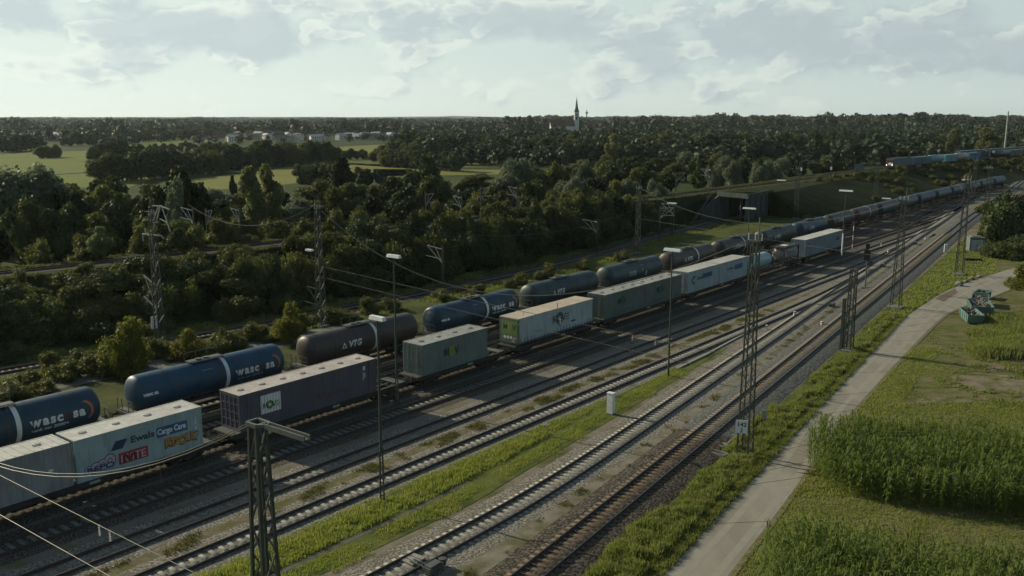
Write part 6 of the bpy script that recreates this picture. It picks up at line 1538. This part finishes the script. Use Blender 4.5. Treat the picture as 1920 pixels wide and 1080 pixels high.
for _ in range(9000):
    px,py=r.uniform(1790,1990),r.uniform(600,668)+10*r.random()**2; x,y=g(px,py); 
    edge=px-(1815+(py-590)*.25)+60*nz(x,y,.15,2)
    if edge>0: pts.append((x,y,0,min(1,.3+edge/80)*(1+.5*nz(x,y,.3))))
blades('grass',pts,GM['weed'],(.5,1.2),(.06,.12),'tall yellowish grass at the right edge below the skips','grass')
def weeds(x,y,u,t):
    f=nz(x,y,.5,6); return .8+f if f>.05 else 0
blades('grass',scatter(AZA,-46.5,-45.0,14,110,9000,weeds,5)+scatter(AZB,-26.6,-25.4,36,120,5000,lambda x,y,u,t: weeds(x,y,u,t) if nz(x,y,.8,2)>.15 else 0,6),GM['dry'],(.06,.2),(.03,.06),'sparse dry weeds on the gravel between the tracks','weeds')
quad_sheet('dry_strip',[A(-46.7,0),A(-44.9,0),A(-44.9,128),A(-46.9,128)],.003,mat('weedy_gravel',(.16,.145,.105),(.10,.085,.04),.95,scale=1.3,detail=9,bump=.5,bscale=9,c3=(.085,.09,.03),s3=.5))
def bank(x,y,u,t): return .8+.6*nz(x,y,.25)
pts=[]
for _ in range(12000):
    px,py=r.uniform(1560,1870),r.uniform(425,625); x,y=g(px,py)
    if x*dirs(AZB)[1][0]+y*dirs(AZB)[1][1]<-19.7: continue
    inside=False
    for a,c in zip(rl[:-1],rl[1:]):
        if min(a[1],c[1])<=y<=max(a[1],c[1]):
            f=(y-a[1])/((c[1]-a[1]) or 1)
            if x<a[0]+(c[0]-a[0])*f-.3: inside=True
            break
    if inside: pts.append((x,y,0,.8+.4*nz(x,y,.3)))
blades('grass',pts,GM['lush'],(.12,.35),(.08,.16),'bright grass around the hut and the lattice mast','grass')
pts=[]
for _ in range(15000):   # rough grass beside the low track
    t=r.uniform(5,PL.L-70); off=r.choice((-1,1))*r.uniform(2.6,6); q,a=PL.at(t); x,y=q[0]-math.sin(a)*off,q[1]+math.cos(a)*off
    if (x*nA_[0]+y*nA_[1])>-70.5: continue
    f=nz(x,y,.2,9)
    if f>-.15: pts.append((x,y,0,.8+f))
blades('grass',pts,GM['weed'],(.15,.45),(.08,.16),'rough grass along the low single track','grass')
quad_sheet('grass_bank',[g(0,742),g(0,705),g(200,670),g(480,620),g(740,565),g(900,530),g(1080,495),g(1290,436),g(1380,412),g(1440,400),g(1640,372),g(1840,335),g(1840,342),g(1640,395),g(1480,420),g(1240,478),g(960,545),g(760,590),g(540,632),g(300,690),g(120,720)],.003,mat('bank_grass',(.060,.075,.022),(.085,.095,.028),.95,scale=.35,detail=9,bump=.7,bscale=6,c3=(.045,.055,.02),s3=.15))
pts=[]
for _ in range(16000):   # weeds on both shoulders of the raised track
    t=r.uniform(PU.near(-95,75)[1],PU.near(160,350)[1]); off=r.choice((-1,1))*r.uniform(1.9,4.9); q,a=PU.at(t); x,y=q[0]-math.sin(a)*off,q[1]+math.cos(a)*off
    if off>0 and x>95: continue
    f=nz(x,y,.3,9)
    if f>-.1 and not (-3<off<0): pts.append((x,y,UZ-.06,.7+f))
blades('grass',pts,LM['olive'],(.1,.42),(.10,.20),'weeds along the shoulders of the raised track','grass')
def maize(poly,n_label,rs,sp,hh):
    import itertools
    xs=[p[0] for p in poly]; ys=[p[1] for p in poly]; d,nv=dirs(AZB-4); out=[]
    def inside(x,y):
        c=False
        for i in range(len(poly)):
            (x1,y1),(x2,y2)=poly[i],poly[i-1]
            if (y1>y)!=(y2>y) and x<(x2-x1)*(y-y1)/(y2-y1)+x1: c=not c
        return c
    rr2=random.Random(len(poly)); U=[x*nv[0]+y*nv[1] for x,y in poly]; T=[x*d[0]+y*d[1] for x,y in poly]
    u=min(U)
    while u<max(U):
        t=min(T)
        while t<max(T):
            x=u*nv[0]+t*d[0]+rr2.gauss(0,.17); y=u*nv[1]+t*d[1]+rr2.gauss(0,.17)
            if inside(x+.5*nz(x,y,.9,1),y+.5*nz(x,y,.9,5)) and rr2.random()<.92: out.append((x,y,hh*rr2.uniform(.74,1.12)*(1+.22*nz(x,y,.35))))
            t+=sp
        u+=rs
    V=[];F=[];TS=set()
    for (x,y,h) in out:
        o=len(V); w=.016; a=rr2.uniform(0,6.28); c,s=math.cos(a),math.sin(a)
        V+=[(x-w,y,0),(x+w,y,0),(x+w*.5,y,h*.93),(x-w*.5,y,h*.93)]; F.append((o,o+1,o+2,o+3))
        for k in range(9):
            z=h*(.14+.085*k)+rr2.uniform(-.04,.04); aa=a+(k%2)*PI+rr2.gauss(0,.35); c,s=math.cos(aa),math.sin(aa); L_=(.75-.03*abs(k-4))*rr2.uniform(.75,1.1); wd=.036
            px_,py_=-s*wd,c*wd; o=len(V); up=.28+.05*k
            V+=[(x,y,z),(x+c*L_*.30-px_,y+s*L_*.30-py_,z+up*.8),(x+c*L_*.30+px_,y+s*L_*.30+py_,z+up*.8+.02),(x+c*L_*.68-px_,y+s*L_*.68-py_,z+up*.85),(x+c*L_*.68+px_,y+s*L_*.68+py_,z+up*.85+.02),(x+c*L_*1.0,y+s*L_*1.0,z+up*.35)]
            F+=[(o,o+1,o+2,o+2),(o+1,o+3,o+4,o+2),(o+3,o+5,o+4,o+4)]
        for k in range(3 if rr2.random()<.6 else 0):
            aa=rr2.uniform(0,6.28); o=len(V); q_=rr2.uniform(.03,.12); V+=[(x-.008,y,h*.92),(x+.008,y,h*.92),(x+math.cos(aa)*q_+.008,y+math.sin(aa)*q_,h*1.06),(x+math.cos(aa)*q_-.008,y+math.sin(aa)*q_,h*1.06)]; F.append((o,o+1,o+2,o+3)); TS.add(len(F)-1)
    print('maize plants',len(out)); Fa=np.array(F); tf=np.array([i in TS for i in range(len(F))]); q=Fa[:,2]!=Fa[:,3]; me=leaf_mesh('maize',(np.array(V),Fa),GM['maize']); me.materials.append(GM['tassel']); me.polygons.foreach_set('material_index',np.concatenate([tf[q],tf[~q]]).astype(np.int32)); link('maize',me,label=n_label,cat='maize',kind='stuff')
maize([(20.8,57.2),(24,54.6),(31,52.3),(40,49.5),(46,60),(35,63.5),(27,66),(23.3,66.3),(21.4,62)],'tall maize block right of the road',.62,.21,2.35)
maize([(11.3,36),(12.6,42),(14.0,46.2),(17.2,48.2),(19.4,46.2),(22,44.6),(27,44.0),(29,38),(24,34)],'maize at the lower right corner beside the road',.62,.19,2.75)
# ---------------------------------------------------------------- air
hz=bpy.data.materials.new('haze'); hz.use_nodes=True; nt=hz.node_tree; nt.nodes.clear(); ou=nt.nodes.new('ShaderNodeOutputMaterial'); pv=nt.nodes.new('ShaderNodeVolumePrincipled'); pv.inputs['Color'].default_value=(.82,.95,1,1); pv.inputs['Density'].default_value=HAZE; pv.inputs['Anisotropy'].default_value=.3; nt.links.new(pv.outputs[0],ou.inputs['Volume'])
if HAZE>0:
    b=MB(); b.box(-9500,9500,-400,9500,-2,90); link('haze',b.mesh('haze',hz),kind='stuff',label='thin haze over the plain',cat='haze')
